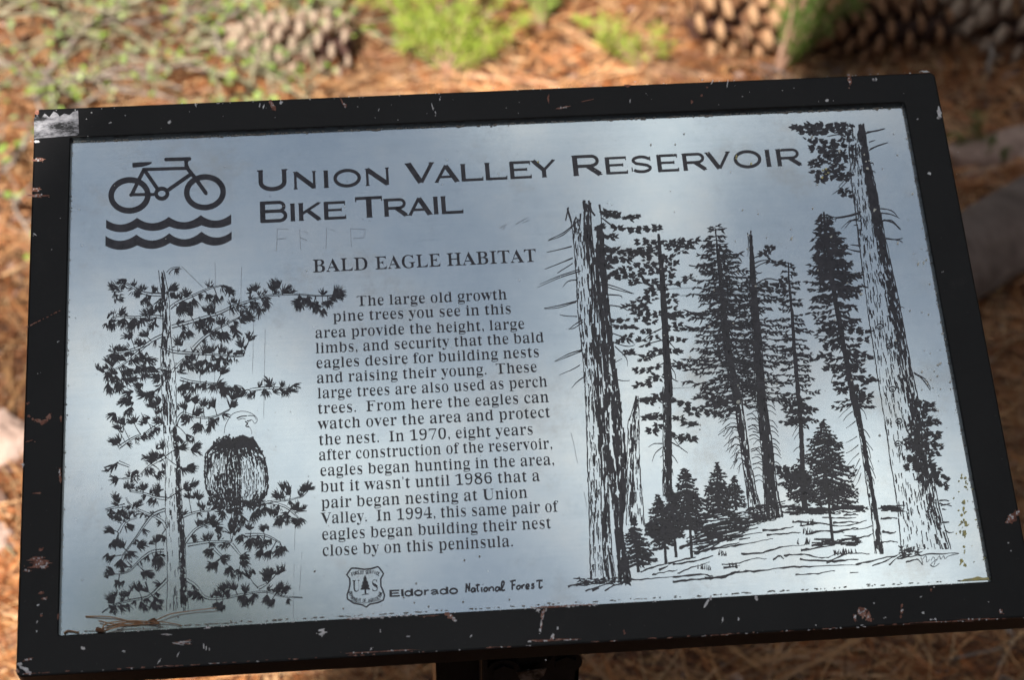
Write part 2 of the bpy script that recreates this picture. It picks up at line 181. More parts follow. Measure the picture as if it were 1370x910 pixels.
# ------------------------------------------------------------------ the flat print on the plate
GL = json.loads('''{"\\u0027":[188,[[81,468,107,468,126,600,130,710,58,710,62,600]]],",":[219,[[65,-111,106,-88,139,-54,158,-15,164,26,160,64,148,92,131,109,105,115,79,109,64,91,58,66,63,41,74,24,104,15,109,-30,95,-73,70,-102]]],".":[219,[[109,103,83,96,67,77,61,51,67,25,83,6,109,-1,135,6,151,25,157,51,151,77,135,96]]],"0":[559,[[280,-10,237,-7,201,2,169,16,144,36,122,61,103,91,88,126,75,165,66,208,59,255,54,305,53,359,54,413,59,463,66,509,75,552,88,591,103,625,122,654,143,679,169,699,201,713,238,721,281,724,322,721,357,713,388,699,413,679,435,654,454,625,469,590,482,552,493,508,500,462,504,412,506,358,504,304,500,254,493,208,482,165,469,126,453,91,434,61,412,36,387,16,356,2,321,-7],[280,55,320,64,353,91,371,135,379,179,385,231,388,290,389,358,388,426,385,485,379,537,371,580,353,624,321,650,281,659,241,650,208,624,189,580,180,537,175,485,171,426,170,358,171,290,175,231,180,179,189,135,208,91,240,64]]],"1":[559,[[110,0,110,53,179,53,205,57,229,67,241,79,246,96,248,118,236,619,194,590,172,565,152,544,134,528,118,518,100,515,83,520,71,535,66,550,62,568,58,589,65,595,88,603,113,613,141,626,171,644,203,666,270,718,365,718,359,118,362,91,373,70,398,57,429,53,497,53,497,0]]],"4":[559,[[193,0,193,53,208,53,230,54,251,59,273,66,294,78,306,98,309,125,303,186,26,186,31,247,305,714,423,714,423,252,527,252,527,186,423,186,417,125,420,98,432,78,453,66,475,59,496,54,518,53,518,53,518,0],[69,252,303,252,309,427,309,457,310,489,310,522,312,555,314,588,302,619,275,605,266,587,256,566,244,545,232,523,221,503,211,487,204,475]]],"6":[559,[[293,-10,258,-8,225,-1,196,11,169,27,146,47,126,73,108,103,93,139,80,179,71,224,66,275,64,330,65,371,68,410,73,448,81,485,90,519,101,552,114,582,129,610,145,635,164,657,185,677,209,694,235,707,264,716,295,722,330,724,370,722,404,717,430,709,451,697,466,684,476,668,483,651,487,633,488,614,486,594,481,576,471,560,454,546,426,539,400,536,405,556,403,576,400,596,394,615,386,631,374,646,350,660,321,665,280,657,242,635,212,597,194,559,181,513,172,461,176,401,206,410,222,419,242,427,265,433,292,437,324,438,366,435,403,424,434,407,459,384,479,354,493,318,502,277,505,231,502,180,492,134,476,93,454,57,426,28,390,7,346,-6],[296,56,323,60,350,74,372,96,384,118,392,147,397,181,398,221,396,259,391,291,382,318,369,340,345,360,317,373,287,377,268,375,247,370,225,362,205,351,187,340,168,329,169,262,176,205,187,158,203,121,229,85,261,63]]],"7":[559,[[180,0,446,605,168,605,133,599,104,582,92,554,91,504,58,504,62,714,513,714,507,665,240,0]]],"8":[559,[[273,-10,234,-8,198,-3,167,5,140,16,110,35,88,58,71,86,59,116,52,148,49,182,53,223,64,258,82,288,100,307,124,326,151,344,187,361,155,379,133,398,113,419,99,440,84,471,75,505,72,542,74,573,80,602,90,631,105,656,125,679,153,698,178,709,209,718,244,722,285,724,334,721,376,712,409,696,435,675,454,648,468,618,476,585,479,549,476,512,466,480,451,454,427,431,396,409,354,387,400,365,433,343,460,320,478,297,496,264,506,228,510,189,506,145,496,105,478,71,453,43,420,20,379,3,330,-7],[303,421,333,436,354,453,371,472,382,494,389,520,391,551,390,570,385,588,378,606,368,622,355,637,339,649,320,658,300,664,279,666,251,662,225,652,202,634,187,611,178,584,175,554,179,522,191,495,211,474,236,455,265,438],[278,47,312,51,343,63,371,82,393,108,405,138,409,172,404,203,390,230,366,254,343,270,316,287,284,304,243,321,214,305,192,286,173,265,158,240,149,211,146,178,150,142,162,110,184,84,212,63,244,51]]],"9":[559,[[227,-10,190,-8,159,-3,135,7,116,19,103,33,93,49,87,67,83,85,82,103,84,123,88,140,96,152,104,160,107,132,123,106,143,84,169,67,199,56,233,53,298,71,348,126,379,216,381,343,347,325,331,309,311,295,289,284,262,277,231,275,191,278,156,288,126,305,100,328,80,358,66,393,57,435,54,482,56,517,60,550,68,580,78,609,96,642,119,671,147,694,172,707,199,716,230,722,264,724,299,722,331,715,360,704,387,689,410,669,431,644,449,615,465,580,478,540,487,495,493,444,495,388,494,348,491,308,486,270,480,234,471,198,461,166,448,135,434,107,417,81,398,58,377,38,353,21,327,7,297,-2,264,-8],[274,347,297,349,320,355,341,366,360,379,376,395,391,414,390,474,384,524,374,566,360,600,335,631,304,651,270,657,240,652,211,638,188,615,176,591,167,562,163,527,161,488,167,426,189,382,227,356]]],"A":[650,[[-6,0,-6,27,6,29,24,35,40,45,55,60,68,82,82,111,312,694,329,693,564,129,578,96,592,70,605,51,621,38,640,30,652,27,653,0,348,0,348,27,387,32,420,45,432,68,430,80,424,98,415,121,381,197,149,197,108,105,105,97,103,88,101,78,101,72,112,47,142,32,184,27,183,27,183,0],[161,239,368,239,263,475]]],"B":[659,[[37,0,38,26,56,29,82,37,105,48,120,65,128,90,130,122,130,549,129,575,126,597,120,614,104,633,81,645,63,649,44,652,37,653,36,678,328,678,441,668,517,639,558,590,571,522,563,466,538,422,494,389,422,368,509,343,564,307,594,257,604,196,600,152,589,113,571,80,545,52,510,29,466,13,414,3,354,0],[258,375,280,375,329,378,369,389,403,406,426,431,439,467,443,514,440,555,431,589,415,614,389,632,357,642,322,646,291,643,266,633,257,621,253,604,252,582],[330,36,371,40,407,52,435,73,450,94,460,121,465,153,467,191,465,230,457,262,443,289,423,309,397,324,367,335,333,342,294,344,258,344,252,97,256,68,271,50,298,39]]],"D":[738,[[43,0,44,26,59,29,83,35,105,44,120,59,127,81,129,111,129,557,127,592,118,618,102,635,78,645,52,651,36,653,35,678,330,678,414,673,486,656,546,628,594,590,630,541,656,483,672,416,678,339,657,191,597,85,493,21,340,0],[331,36,378,41,421,55,459,78,490,112,513,154,529,207,538,269,541,341,529,474,489,569,421,626,332,645,309,643,288,639,269,631,258,618,253,599,252,573,252,107,253,82,259,63,269,51,288,42,308,38]]],"E":[658,[[34,0,35,25,53,27,81,33,104,44,120,60,129,84,131,116,131,549,129,587,121,615,104,634,81,644,54,651,38,653,37,678,581,678,581,476,583,476,580,519,565,555,542,583,514,605,480,621,441,632,396,639,345,641,317,640,295,638,275,632,260,621,254,603,253,578,259,366,288,366,330,370,367,381,397,401,415,421,429,446,440,477,441,514,440,514,440,176,440,176,442,213,434,244,422,270,406,290,386,306,362,318,337,325,308,330,276,331,259,331,253,100,255,78,262,62,276,52,296,46,317,42,343,41,378,42,411,45,441,50,469,58,503,71,535,89,563,112,588,139,610,173,621,213,626,213,587,0]]],"F":[602,[[36,0,37,26,55,30,82,38,105,50,120,67,128,92,130,125,130,558,128,590,119,614,102,630,79,641,53,648,35,653,34,678,573,678,573,476,574,476,572,514,559,547,543,574,522,596,495,613,464,626,439,633,410,638,378,641,342,642,316,641,296,640,277,635,261,627,254,614,252,593,258,368,283,368,325,372,361,383,392,403,410,423,425,448,435,479,435,516,437,516,437,176,436,176,436,217,426,251,412,278,393,299,362,318,324,329,281,333,258,333,252,120,253,98,256,79,263,64,282,46,309,35,330,30,354,27,368,26,369,0]]],"G":[756,[[399,-15,347,-12,299,-4,255,10,215,29,180,53,149,82,123,115,101,153,83,195,70,240,63,289,60,341,63,391,70,439,83,483,100,524,123,561,149,595,179,623,213,648,251,668,292,682,336,690,383,693,422,691,463,684,504,672,548,656,563,651,577,649,596,652,615,660,628,673,633,693,638,693,638,458,635,458,625,497,605,532,581,564,555,592,526,615,495,635,463,649,430,657,398,660,312,640,247,580,210,479,198,339,201,265,211,201,229,146,254,101,285,65,323,39,365,24,410,19,445,21,474,29,499,41,517,57,526,79,529,106,529,190,526,218,517,239,500,254,475,263,446,269,424,271,423,295,732,295,731,271,715,269,690,263,669,254,654,240,647,219,645,191,648,43,596,18,531,-1,465,-11]]],"H":[779,[[36,0,37,26,55,29,82,36,105,47,120,64,128,88,130,120,130,564,128,593,119,615,104,631,81,642,55,649,38,653,37,678,347,678,346,653,337,651,317,647,300,643,277,633,261,618,256,604,253,586,252,564,258,373,522,373,528,564,527,586,525,604,519,618,504,633,481,643,463,647,444,651,434,653,433,678,742,678,741,653,723,649,697,642,674,632,660,616,652,594,650,564,650,120,652,90,660,66,674,49,696,37,723,29,741,26,742,0,433,0,434,26,451,29,478,36,501,46,517,62,526,86,528,120,522,329,258,329,252,120,254,88,262,64,277,47,300,36,328,29,346,26,347,0]]],"I":[388,[[33,0,34,26,51,31,78,38,101,48,119,63,128,84,131,112,131,576,129,603,120,623,104,637,81,645,54,650,34,653,33,678,351,678,350,653,332,650,305,645,282,637,265,623,256,603,253,576,253,115,255,87,262,66,278,50,302,39,321,34,341,29,352,26,353,0]]],"L":[635,[[36,0,37,26,55,29,82,36,105,47,120,64,128,88,130,120,130,564,128,594,120,617,104,633,81,643,55,650,38,653,37,678,359,678,358,653,347,652,326,650,307,646,281,636,263,620,256,605,253,587,252,564,252,123,253,102,255,84,258,70,272,55,294,47,310,43,327,42,348,41,383,42,415,46,444,51,471,59,505,74,536,93,562,119,581,141,597,167,612,197,619,230,622,230,586,0]]],"S":[581,[[77,-16,77,235,82,235,89,184,107,140,129,104,155,74,185,51,219,35,255,25,293,22,330,26,363,36,393,54,416,76,430,103,434,133,428,164,408,192,378,217,340,238,246,284,207,306,174,329,147,352,127,376,112,402,102,430,95,461,93,494,96,533,103,568,115,600,131,627,152,650,177,669,206,683,238,691,275,694,296,693,317,691,341,687,365,682,391,675,419,667,433,664,440,662,447,662,479,670,487,694,492,694,492,475,491,475,486,511,470,543,450,573,428,599,403,621,375,639,347,652,318,659,289,662,256,659,226,650,198,635,177,615,163,592,159,566,163,541,174,520,193,501,217,484,245,467,277,451,373,406,410,387,440,367,463,347,481,326,495,303,504,280,511,255,515,228,516,198,513,157,504,120,490,86,471,56,445,32,414,12,387,0,356,-8,322,-13,286,-15,269,-15,253,-13,236,-12,220,-9,205,-4,189,1,166,9,148,14,134,17,126,18,109,16,92,11,80,0,81,-16]]],"T":[630,[[150,0,151,26,170,28,198,35,223,46,240,63,248,88,251,120,245,645,222,645,184,642,148,634,116,620,87,601,63,576,44,546,31,512,31,473,29,473,29,678,598,678,598,472,597,472,585,548,542,602,478,634,400,645,379,645,373,120,375,87,384,62,400,45,425,34,453,28,474,26,475,0]]],"U":[733,[[369,-19,305,-15,251,-4,208,16,176,43,151,77,134,120,123,172,119,231,119,564,117,593,110,615,97,631,77,642,52,649,30,653,29,678,351,678,351,653,335,651,316,647,299,643,279,633,267,618,262,604,260,586,259,564,259,208,261,167,268,131,279,101,296,77,326,52,364,38,409,33,488,46,547,84,583,148,594,237,594,563,592,592,584,615,571,631,550,641,523,649,497,653,496,678,699,678,698,653,678,648,655,639,638,628,627,612,621,590,619,563,619,270,615,198,604,137,585,87,560,48,526,19,483,-2,431,-15]]],"V":[637,[[321,-19,74,567,63,590,52,609,40,626,24,639,3,648,-13,653,-14,678,307,678,307,653,286,652,263,649,244,644,224,630,217,610,221,591,231,563,385,213,527,562,535,587,538,609,531,630,512,643,493,648,472,651,452,653,452,678,651,678,651,653,638,651,620,646,603,637,588,622,574,600,560,570,337,-19]]],"a":[512,[[379,-15,342,-8,325,15,303,52,256,24,222,3,184,-9,142,-13,111,-10,88,0,71,17,59,39,52,65,49,94,52,126,61,154,77,180,101,203,136,223,180,244,234,264,311,283,315,359,313,385,305,405,290,421,269,431,245,438,220,440,182,436,149,426,137,408,143,399,155,382,162,363,164,344,161,320,153,301,145,291,132,286,115,284,97,286,85,292,78,303,73,316,69,333,68,352,70,375,75,395,85,415,100,432,119,446,144,458,172,467,205,472,241,474,290,472,331,464,361,452,383,435,397,413,408,385,415,352,417,313,417,93,418,72,422,59,436,53,453,51,468,54,473,62,474,41,456,16,433,-1,408,-12],[225,50,243,53,264,61,287,75,314,94,307,252,238,234,194,206,166,170,157,125,164,83,188,58]]],"b":[537,[[77,-17,83,578,82,606,78,626,68,638,43,649,27,654,25,678,193,678,199,415,240,441,266,459,295,470,329,474,362,471,390,461,415,445,437,423,455,397,470,365,478,338,485,310,489,280,490,247,488,210,484,175,476,143,465,112,451,84,435,59,416,38,395,19,371,4,345,-7,317,-13,286,-15,254,-11,224,-1,194,17,156,42,75,-17],[272,21,308,27,340,44,362,73,372,104,379,141,383,186,384,238,383,281,378,318,371,349,360,374,338,398,307,412,274,417,249,413,222,402,200,383,187,360,187,102,196,57,227,30]]],"c":[437,[[232,-15,196,-12,164,-1,136,16,110,39,89,68,72,101,61,129,54,159,50,190,48,223,50,258,55,292,63,323,75,353,89,379,106,403,126,424,148,442,173,456,200,467,229,473,260,475,304,472,338,461,364,444,381,421,391,395,394,365,391,340,385,321,373,308,352,304,326,312,316,335,311,373,311,381,312,389,313,404,305,425,281,438,252,442,207,432,172,401,154,350,148,279,150,228,158,183,171,145,190,114,223,82,262,63,304,57,341,63,379,79,404,107,410,90,374,44,333,11,286,-8]]],"d":[551,[[208,-15,176,-12,148,-1,123,16,102,38,83,66,68,99,60,126,53,156,49,186,48,219,49,256,54,291,61,324,70,354,86,389,106,419,128,443,155,460,184,471,217,474,249,470,276,460,299,442,339,417,351,597,345,623,326,641,306,648,286,652,276,654,275,678,462,678,456,112,457,90,461,73,469,61,493,48,511,41,512,16,484,14,437,8,386,-1,344,-15,338,58,297,26,274,3,245,-10],[255,42,282,47,309,62,327,76,340,93,351,113,351,360,339,383,316,402,297,411,278,416,259,418,227,413,197,397,177,372,168,345,161,312,157,273,156,228,157,184,161,146,167,113,176,87,196,62,224,47]]],"e":[448,[[229,-15,193,-12,161,-1,133,16,109,39,88,68,71,102,61,131,54,163,50,197,48,234,50,268,54,300,61,330,72,358,89,391,111,420,136,443,165,460,198,471,234,474,274,470,308,460,336,442,359,417,377,386,391,349,399,306,402,258,408,247,160,247,164,167,191,109,238,75,297,63,328,67,359,79,388,100,403,128,409,108,373,54,332,16,285,-7],[160,286,313,286,319,320,318,358,313,389,304,413,288,429,264,439,240,442,202,433,174,407,159,364,154,303]]],"f":[318,[[35,0,36,24,46,27,66,33,81,41,92,52,95,63,97,82,97,109,91,412,37,412,37,462,91,462,97,526,100,563,107,596,119,625,136,649,158,668,186,681,219,689,259,692,297,689,327,679,348,664,363,643,370,620,373,595,372,575,369,559,364,546,352,533,334,529,313,533,301,544,296,560,294,582,296,603,303,626,309,635,312,644,297,656,268,660,236,655,213,640,205,625,202,605,201,581,207,462,290,462,290,412,207,412,201,97,203,70,210,51,224,38,245,30,269,26,283,24,284,0]]],"g":[487,[[217,-209,172,-207,133,-202,101,-193,77,-181,54,-160,44,-137,40,-111,45,-81,64,-57,112,-38,75,-15,59,13,54,45,56,69,62,90,74,110,92,128,120,146,160,164,107,190,76,224,58,266,52,316,54,346,61,374,72,399,88,420,109,439,134,454,164,465,197,472,234,474,272,472,309,465,346,453,459,453,459,399,385,399,402,369,412,337,415,303,413,275,407,249,397,225,383,204,366,186,344,172,318,161,289,155,256,153,245,153,234,154,222,155,211,155,184,151,158,141,138,125,132,106,143,88,174,77,210,73,261,73,298,72,331,70,360,66,384,60,408,50,426,36,437,19,444,-2,449,-26,451,-55,448,-89,439,-119,423,-146,399,-168,366,-186,325,-199,275,-206],[234,185,259,189,283,199,300,217,309,242,314,274,316,314,314,354,309,386,300,411,283,428,259,439,234,442,209,439,186,428,168,411,158,386,153,354,151,314,153,274,158,242,168,217,185,199,209,189],[239,-173,307,-168,359,-154,398,-131,410,-98,403,-76,378,-62,356,-56,333,-52,305,-51,140,-51,112,-68,95,-87,90,-108,95,-125,112,-140,135,-154,163,-165,198,-171]]],"h":[567,[[40,0,41,24,55,28,80,38,93,56,97,83,97,594,94,621,82,639,58,650,43,655,41,678,207,678,213,397,259,431,289,455,323,469,362,474,414,464,446,434,466,385,473,315,473,83,476,56,488,39,513,28,526,24,528,0,314,0,314,24,309,24,340,31,363,50,369,83,369,323,368,348,364,368,357,384,333,399,302,404,268,398,235,380,202,350,201,83,204,56,216,39,240,28,253,24,255,0]]],"i":[295,[[150,539,132,541,118,549,107,561,100,576,96,594,94,614,96,634,100,652,107,668,118,680,132,688,150,690,168,688,182,680,193,668,200,652,204,634,206,614,204,594,200,576,193,561,182,549,168,541],[40,0,42,24,56,29,80,38,94,55,97,83,97,375,94,406,84,424,59,433,45,437,44,462,208,462,202,83,205,56,216,39,239,29,253,24,255,0]]],"l":[297,[[40,0,42,24,56,29,80,38,94,55,97,83,97,592,95,620,85,639,61,650,44,654,43,678,208,678,202,83,205,56,216,39,239,29,253,24,255,0]]],"m":[825,[[40,0,41,24,55,28,80,38,93,56,97,83,97,377,94,404,82,423,57,434,43,438,41,462,205,462,211,394,258,429,286,454,317,469,353,474,397,469,427,453,447,426,475,389,518,426,548,453,582,469,622,474,673,464,705,434,724,385,731,315,731,83,734,56,746,39,770,28,783,24,785,0,575,0,577,24,590,28,614,39,626,57,629,83,629,323,628,348,624,368,617,384,593,399,562,404,530,398,498,381,465,353,464,83,467,57,478,39,502,28,515,24,517,0,310,0,312,24,325,28,349,39,361,57,364,83,364,323,363,347,359,368,352,384,329,399,297,404,263,398,231,380,200,350,199,83,202,57,213,40,236,29,249,24,251,0]]],"n":[567,[[40,0,41,24,55,28,80,38,93,56,97,83,97,377,94,404,82,423,57,434,43,438,41,462,207,462,213,398,259,431,288,455,322,469,362,474,414,464,446,434,466,385,473,315,473,83,476,56,488,39,513,28,526,24,528,0,314,0,314,24,309,24,340,31,363,50,369,83,369,323,368,348,364,368,357,384,333,399,302,404,268,398,235,380,202,350,201,83,204,56,216,39,240,28,253,24,255,0]]],"o":[501,[[251,-15,219,-13,191,-7,164,3,141,17,113,41,90,70,72,105,61,133,53,163,49,195,47,229,49,264,53,296,61,327,72,356,90,390,113,419,141,443,173,460,209,471,250,474,291,471,327,460,359,443,386,420,409,391,428,357,439,328,447,298,451,264,453,229,451,194,447,161,439,131,428,102,409,68,387,39,359,16,328,-1,292,-12],[251,17,280,22,308,35,327,58,334,74,339,95,342,121,344,152,346,188,346,229,345,289,341,338,335,376,326,403,306,426,280,440,251,445,221,440,193,426,174,403,165,376,159,338,156,290,155,230,155,189,157,153,159,122,163,95,168,74,175,58,194,35,222,22]]],"p":[553,[[39,-207,40,-184,48,-181,68,-175,84,-164,93,-150,96,-137,97,-119,97,-95,97,362,96,389,92,409,83,422,60,433,44,439,42,462,200,462,207,391,250,428,275,454,305,470,343,475,376,472,404,461,428,444,449,421,467,393,482,360,491,332,497,302,501,271,502,238,501,202,497,169,490,137,481,108,466,72,447,42,425,18,400,-1,371,-11,338,-15,305,-11,277,1,254,20,213,48,201,-86,202,-111,204,-131,208,-147,221,-164,243,-175,267,-181,280,-183,281,-207],[291,42,323,47,352,62,372,88,383,115,390,148,394,186,395,230,394,273,391,310,385,342,376,369,357,394,328,409,296,414,262,407,229,386,202,350,202,102,225,69,256,49]]],"r":[428,[[40,0,42,24,56,29,80,38,94,55,97,83,97,375,96,397,92,414,82,425,58,433,45,437,44,462,204,462,212,375,248,405,266,429,286,449,306,463,326,471,347,474,371,472,388,464,399,453,406,437,410,418,412,396,409,370,402,349,390,336,369,331,350,334,340,344,331,357,320,372,303,383,281,387,253,380,227,360,213,339,205,315,203,286,203,83,208,55,226,38,246,31,268,26,280,24,281,0]]],"s":[429,[[225,-15,197,-12,166,-5,131,9,121,12,108,13,79,6,68,-13,66,-13,66,157,68,157,74,118,93,85,118,58,148,38,178,26,209,22,233,24,255,30,276,40,292,53,302,68,305,87,297,113,272,136,237,156,163,193,134,211,110,231,94,252,83,275,76,300,74,328,78,368,89,403,107,433,126,451,149,465,177,472,210,475,227,474,246,471,261,467,277,463,295,458,306,456,318,454,341,459,350,475,350,475,350,330,350,330,344,363,325,391,302,413,276,428,249,438,222,441,201,439,181,434,162,426,143,408,137,386,142,364,159,346,176,335,194,325,214,315,281,282,310,265,331,246,346,226,356,202,362,174,364,141,362,107,355,77,344,50,329,27,310,9,286,-5,258,-12]]],"t":[340,[[184,-14,149,-11,125,-1,110,16,100,39,94,69,91,106,85,415,43,415,47,446,68,474,95,500,120,526,142,550,168,579,190,606,200,631,202,631,202,462,296,462,296,415,202,415,196,122,198,95,207,76,226,64,250,60,278,66,304,83,312,111,315,98,291,49,263,14,228,-7]]],"u":[558,[[195,-15,155,-10,128,3,110,26,101,48,93,75,89,107,87,144,87,369,86,390,82,407,73,421,49,433,32,438,30,462,198,462,192,110,197,87,212,69,237,57,263,53,295,58,327,73,358,98,359,369,358,392,353,409,342,422,316,434,296,438,295,462,469,462,463,104,467,76,480,58,506,49,521,44,522,19,493,17,445,11,394,0,352,-15,346,60,311,38,293,20,272,5,249,-6,223,-13]]],"v":[456,[[217,-15,66,369,57,389,49,405,40,419,21,432,4,437,3,462,237,462,237,438,232,438,196,431,182,411,183,405,185,399,275,182,360,376,367,394,369,405,360,423,336,434,310,438,310,462,447,462,446,439,426,430,407,415,397,401,388,383,378,362,233,-15]]],"w":[647,[[187,-15,34,394,25,411,15,424,1,432,-8,437,-9,462,199,462,199,437,188,435,173,431,163,423,160,411,161,404,162,396,165,386,169,376,248,189,324,350,308,396,299,417,288,430,272,436,258,439,257,462,474,462,473,437,445,430,430,411,431,401,433,390,500,210,578,381,584,397,586,410,582,422,569,430,552,435,538,439,537,462,656,462,655,439,642,435,626,424,615,406,604,384,448,-15,436,-15,332,293,203,-15]]],"y":[447,[[78,-209,55,-206,36,-199,20,-186,9,-169,2,-149,0,-125,3,-101,14,-79,23,-68,36,-61,53,-59,75,-63,89,-73,98,-91,101,-113,101,-121,100,-130,108,-143,128,-147,144,-143,160,-131,177,-110,190,-90,201,-66,208,-48,214,-29,219,-7,63,373,53,394,44,410,36,421,28,428,13,435,-5,437,0,437,0,462,234,462,234,437,217,435,199,431,185,423,181,409,182,404,184,397,189,382,276,177,352,359,357,374,361,387,363,398,364,408,359,422,345,431,326,436,309,437,309,462,439,462,438,437,424,432,406,418,396,403,387,384,377,361,232,-36,216,-79,200,-114,185,-143,170,-165,155,-182,139,-195,122,-203,101,-207]]]," ":[250,[]]}''')
class Ink:
    def __init__(s, z=.00012): s.V = []; s.F = []; s.z = z; s.masks = []
    def lev(s): return s.z + rnd.randrange(36) * 7e-6
    def masked(s, x, y):
        for pl, hw, bb in s.masks:
            if x < bb[0] or x > bb[2] or y < bb[1] or y > bb[3]: continue
            for (x0, y0), (x1, y1) in zip(pl, pl[1:]):
                dx, dy = x1 - x0, y1 - y0; L = dx * dx + dy * dy or 1e-9
                t = max(0, min(1, ((x - x0) * dx + (y - y0) * dy) / L))
                if (x - x0 - dx * t) ** 2 + (y - y0 - dy * t) ** 2 < hw * hw: return True
        return False
    def mask(s, pl, hw):
        s.masks.append((pl, hw, (min(q[0] for q in pl) - hw, min(q[1] for q in pl) - hw, max(q[0] for q in pl) + hw, max(q[1] for q in pl) + hw)))
    def poly(s, pts, z=None):
        z = z or s.lev(); b = len(s.V)
        s.V += [(*q, z) for q in pts]; s.F.append(tuple(range(b, b + len(pts))))
    def ppoly(s, pts, zf=0.0): s.poly([pan(*q, zf) for q in pts], zf + s.lev() if zf else None)
    def stroke(s, pts, w0, w1=None, px=True, rough=0, zf=0.0, mask=True):
        """a tapering ribbon; px: photo pixels, else sign metres"""
        if w1 is None: w1 = w0
        z = s.lev() + zf; n = len(pts); L = []
        for i, (x, y) in enumerate(pts):
            a = pts[max(i - 1, 0)]; c = pts[min(i + 1, n - 1)]
            dx, dy = c[0] - a[0], c[1] - a[1]; l = math.hypot(dx, dy) or 1e-9
            ww = lerp(w0, w1, i / max(n - 1, 1)) * .5
            if callable(rough): ww *= rough(i / max(n - 1, 1))
            elif rough: ww *= 1 + rnd.uniform(-rough, rough)
            nx, ny = -dy / l * ww, dx / l * ww
            L.append(((x + nx, y + ny), (x - nx, y - ny), (x, y)))
        use = [not (mask and s.masks and s.masked(*q[2])) for q in L]
        for i in range(n - 1):
            if not (use[i] and use[i + 1]): continue
            q = [L[i][0], L[i + 1][0], L[i + 1][1], L[i][1]]
            if px: q = [pan(*k_, zf) for k_ in q]
            b = len(s.V); s.V += [(*k_, z) for k_ in q]; s.F.append((b, b + 1, b + 2, b + 3))
    def build(s, name, m, parent):
        o = pyd(name, s.V, s.F, m, parent); return o
def Z(ox, oy, k):
    return lambda *a: [(ox + x / k, oy + y / k) for x, y in (a[0] if len(a) == 1 else a)]
Z4 = Z(120, 330, 3.641); Z5 = Z(120, 580, 3.370); A8 = Z(710, 250, 3.372); B8 = Z(740, 520, 3.248); C9 = Z(900, 280, 3.5); D10 = Z(900, 530, 3.5)
E5 = Z(1050, 150, 3.372); F6 = Z(1070, 420, 2.677); BK = Z(120, 190, 5.686); SH = Z(440, 740, 4.567); FA = Z(0, 0, 2.978); FB = Z(450, 0, 2.978); FC = Z(910, 0, 2.978)
FL = Z(0, 600, 2.935); FM = Z(400, 780, 2.74); FR = Z(870, 640, 2.74); FK = Z(0, 480, 2.117); FJ = Z(0, 130, 2.6)

sign = empty('interpretive_sign', SC, 'black framed trail sign with a silver plate about bald eagle habitat, on a black post', 'trail sign')
sign.rotation_euler = (TILT, 0, 0)

# ---- lettering set in the serif glyphs
def text_run(txt, glyph_h, x0, y0, x1, y1, parent, name, gap=1.0, embold=0):
    """txt between two photo pixels on its baseline"""
    a = Vector(pan(x0, y0)); b = Vector(pan(x1, y1)); ex = (b - a).normalized(); ey = Vector((-ex.y, ex.x))
    tot = sum(GL[ch][0] for ch in txt) / 1000 - 0.03; sx = (b - a).length / tot
    cu_ = bpy.data.curves.new(name, 'CURVE'); cu_.dimensions = '2D'; cu_.fill_mode = 'BOTH'; pen = 0
    for ch in txt:
        for s_ in GL[ch][1]:
            q = [(s_[i], s_[i + 1]) for i in range(0, len(s_), 2)]
            sl = cu_.splines.new('POLY'); sl.points.add(len(q) - 1); sl.use_cyclic_u = True
            for k_, (gx, gy) in enumerate(q):
                gy_ = gy / 1000
                if name == 'text_line': gy_ = gy_ * .85 if gy_ < 0 else gy_ * 1.12 if gy_ < .47 else .526 + (gy_ - .47) * .68
                v = a + ex * ((pen + gx / 1000) * sx) + ey * (gy_ * glyph_h)
                sl.points[k_].co = (v.x, v.y, 0, 1)
        pen += GL[ch][0] / 1000
    t_o = bpy.data.objects.new(name, cu_); me = bpy.data.meshes.new_from_object(t_o); bpy.data.objects.remove(t_o)
    me.name = name; me.transform(Matrix.Translation((0, 0, .0002)))
    return mesh_obj(name, me, M_INK, parent)
body = [("The large old growth", 477, 409.7, 678.4, 400.5), ("pine trees you see in this", 444.9, 430.3, 684.4, 419.7), ("area provide the height, large", 421, 452.6, 702, 440),
 ("limbs, and security that the bald", 421.6, 472.9, 728, 457.9), ("eagles desire for building nests", 422.4, 493, 722, 477.5), ("and raising their young.  These", 423.2, 513, 718.7, 497.8),
 ("large trees are also used as perch", 424.3, 533.4, 732.5, 517.4), ("trees.  From here the eagles can", 424.5, 554, 734.6, 538.2), ("watch over the area and protect", 425.2, 574.8, 736.3, 558.4),
 ("the nest.  In 1970, eight years", 426, 596, 713.8, 581.6), ("after construction of the reservoir,", 426, 616.4, 739.4, 600.6), ("eagles began hunting in the area,", 427.7, 637.4, 742, 622),
 ("but it wasn't until 1986 that a", 428.3, 659, 722.5, 643.8), ("pair began nesting at Union", 429.2, 680.6, 706, 666.4), ("Valley.  In 1994, this same pair of", 429.2, 701.4, 746, 685),
 ("eagles began building their nest", 430, 723.2, 737.5, 707.2), ("close by on this peninsula.", 430.8, 744.7, 687, 731.6)]
for t in body: text_run(t[0], .0114, *t[1:], sign, 'text_line')
for wd, x0, x1 in (("BALD", 418, 492.9), ("EAGLE", 501.6, 590), ("HABITAT", 597.4, 717.9)):
    yb = lambda x: 364.6 - (x - 418) * 14.6 / 299
    text_run(wd, .0146, x0, yb(x0), x1, yb(x1), sign, 'heading_word')

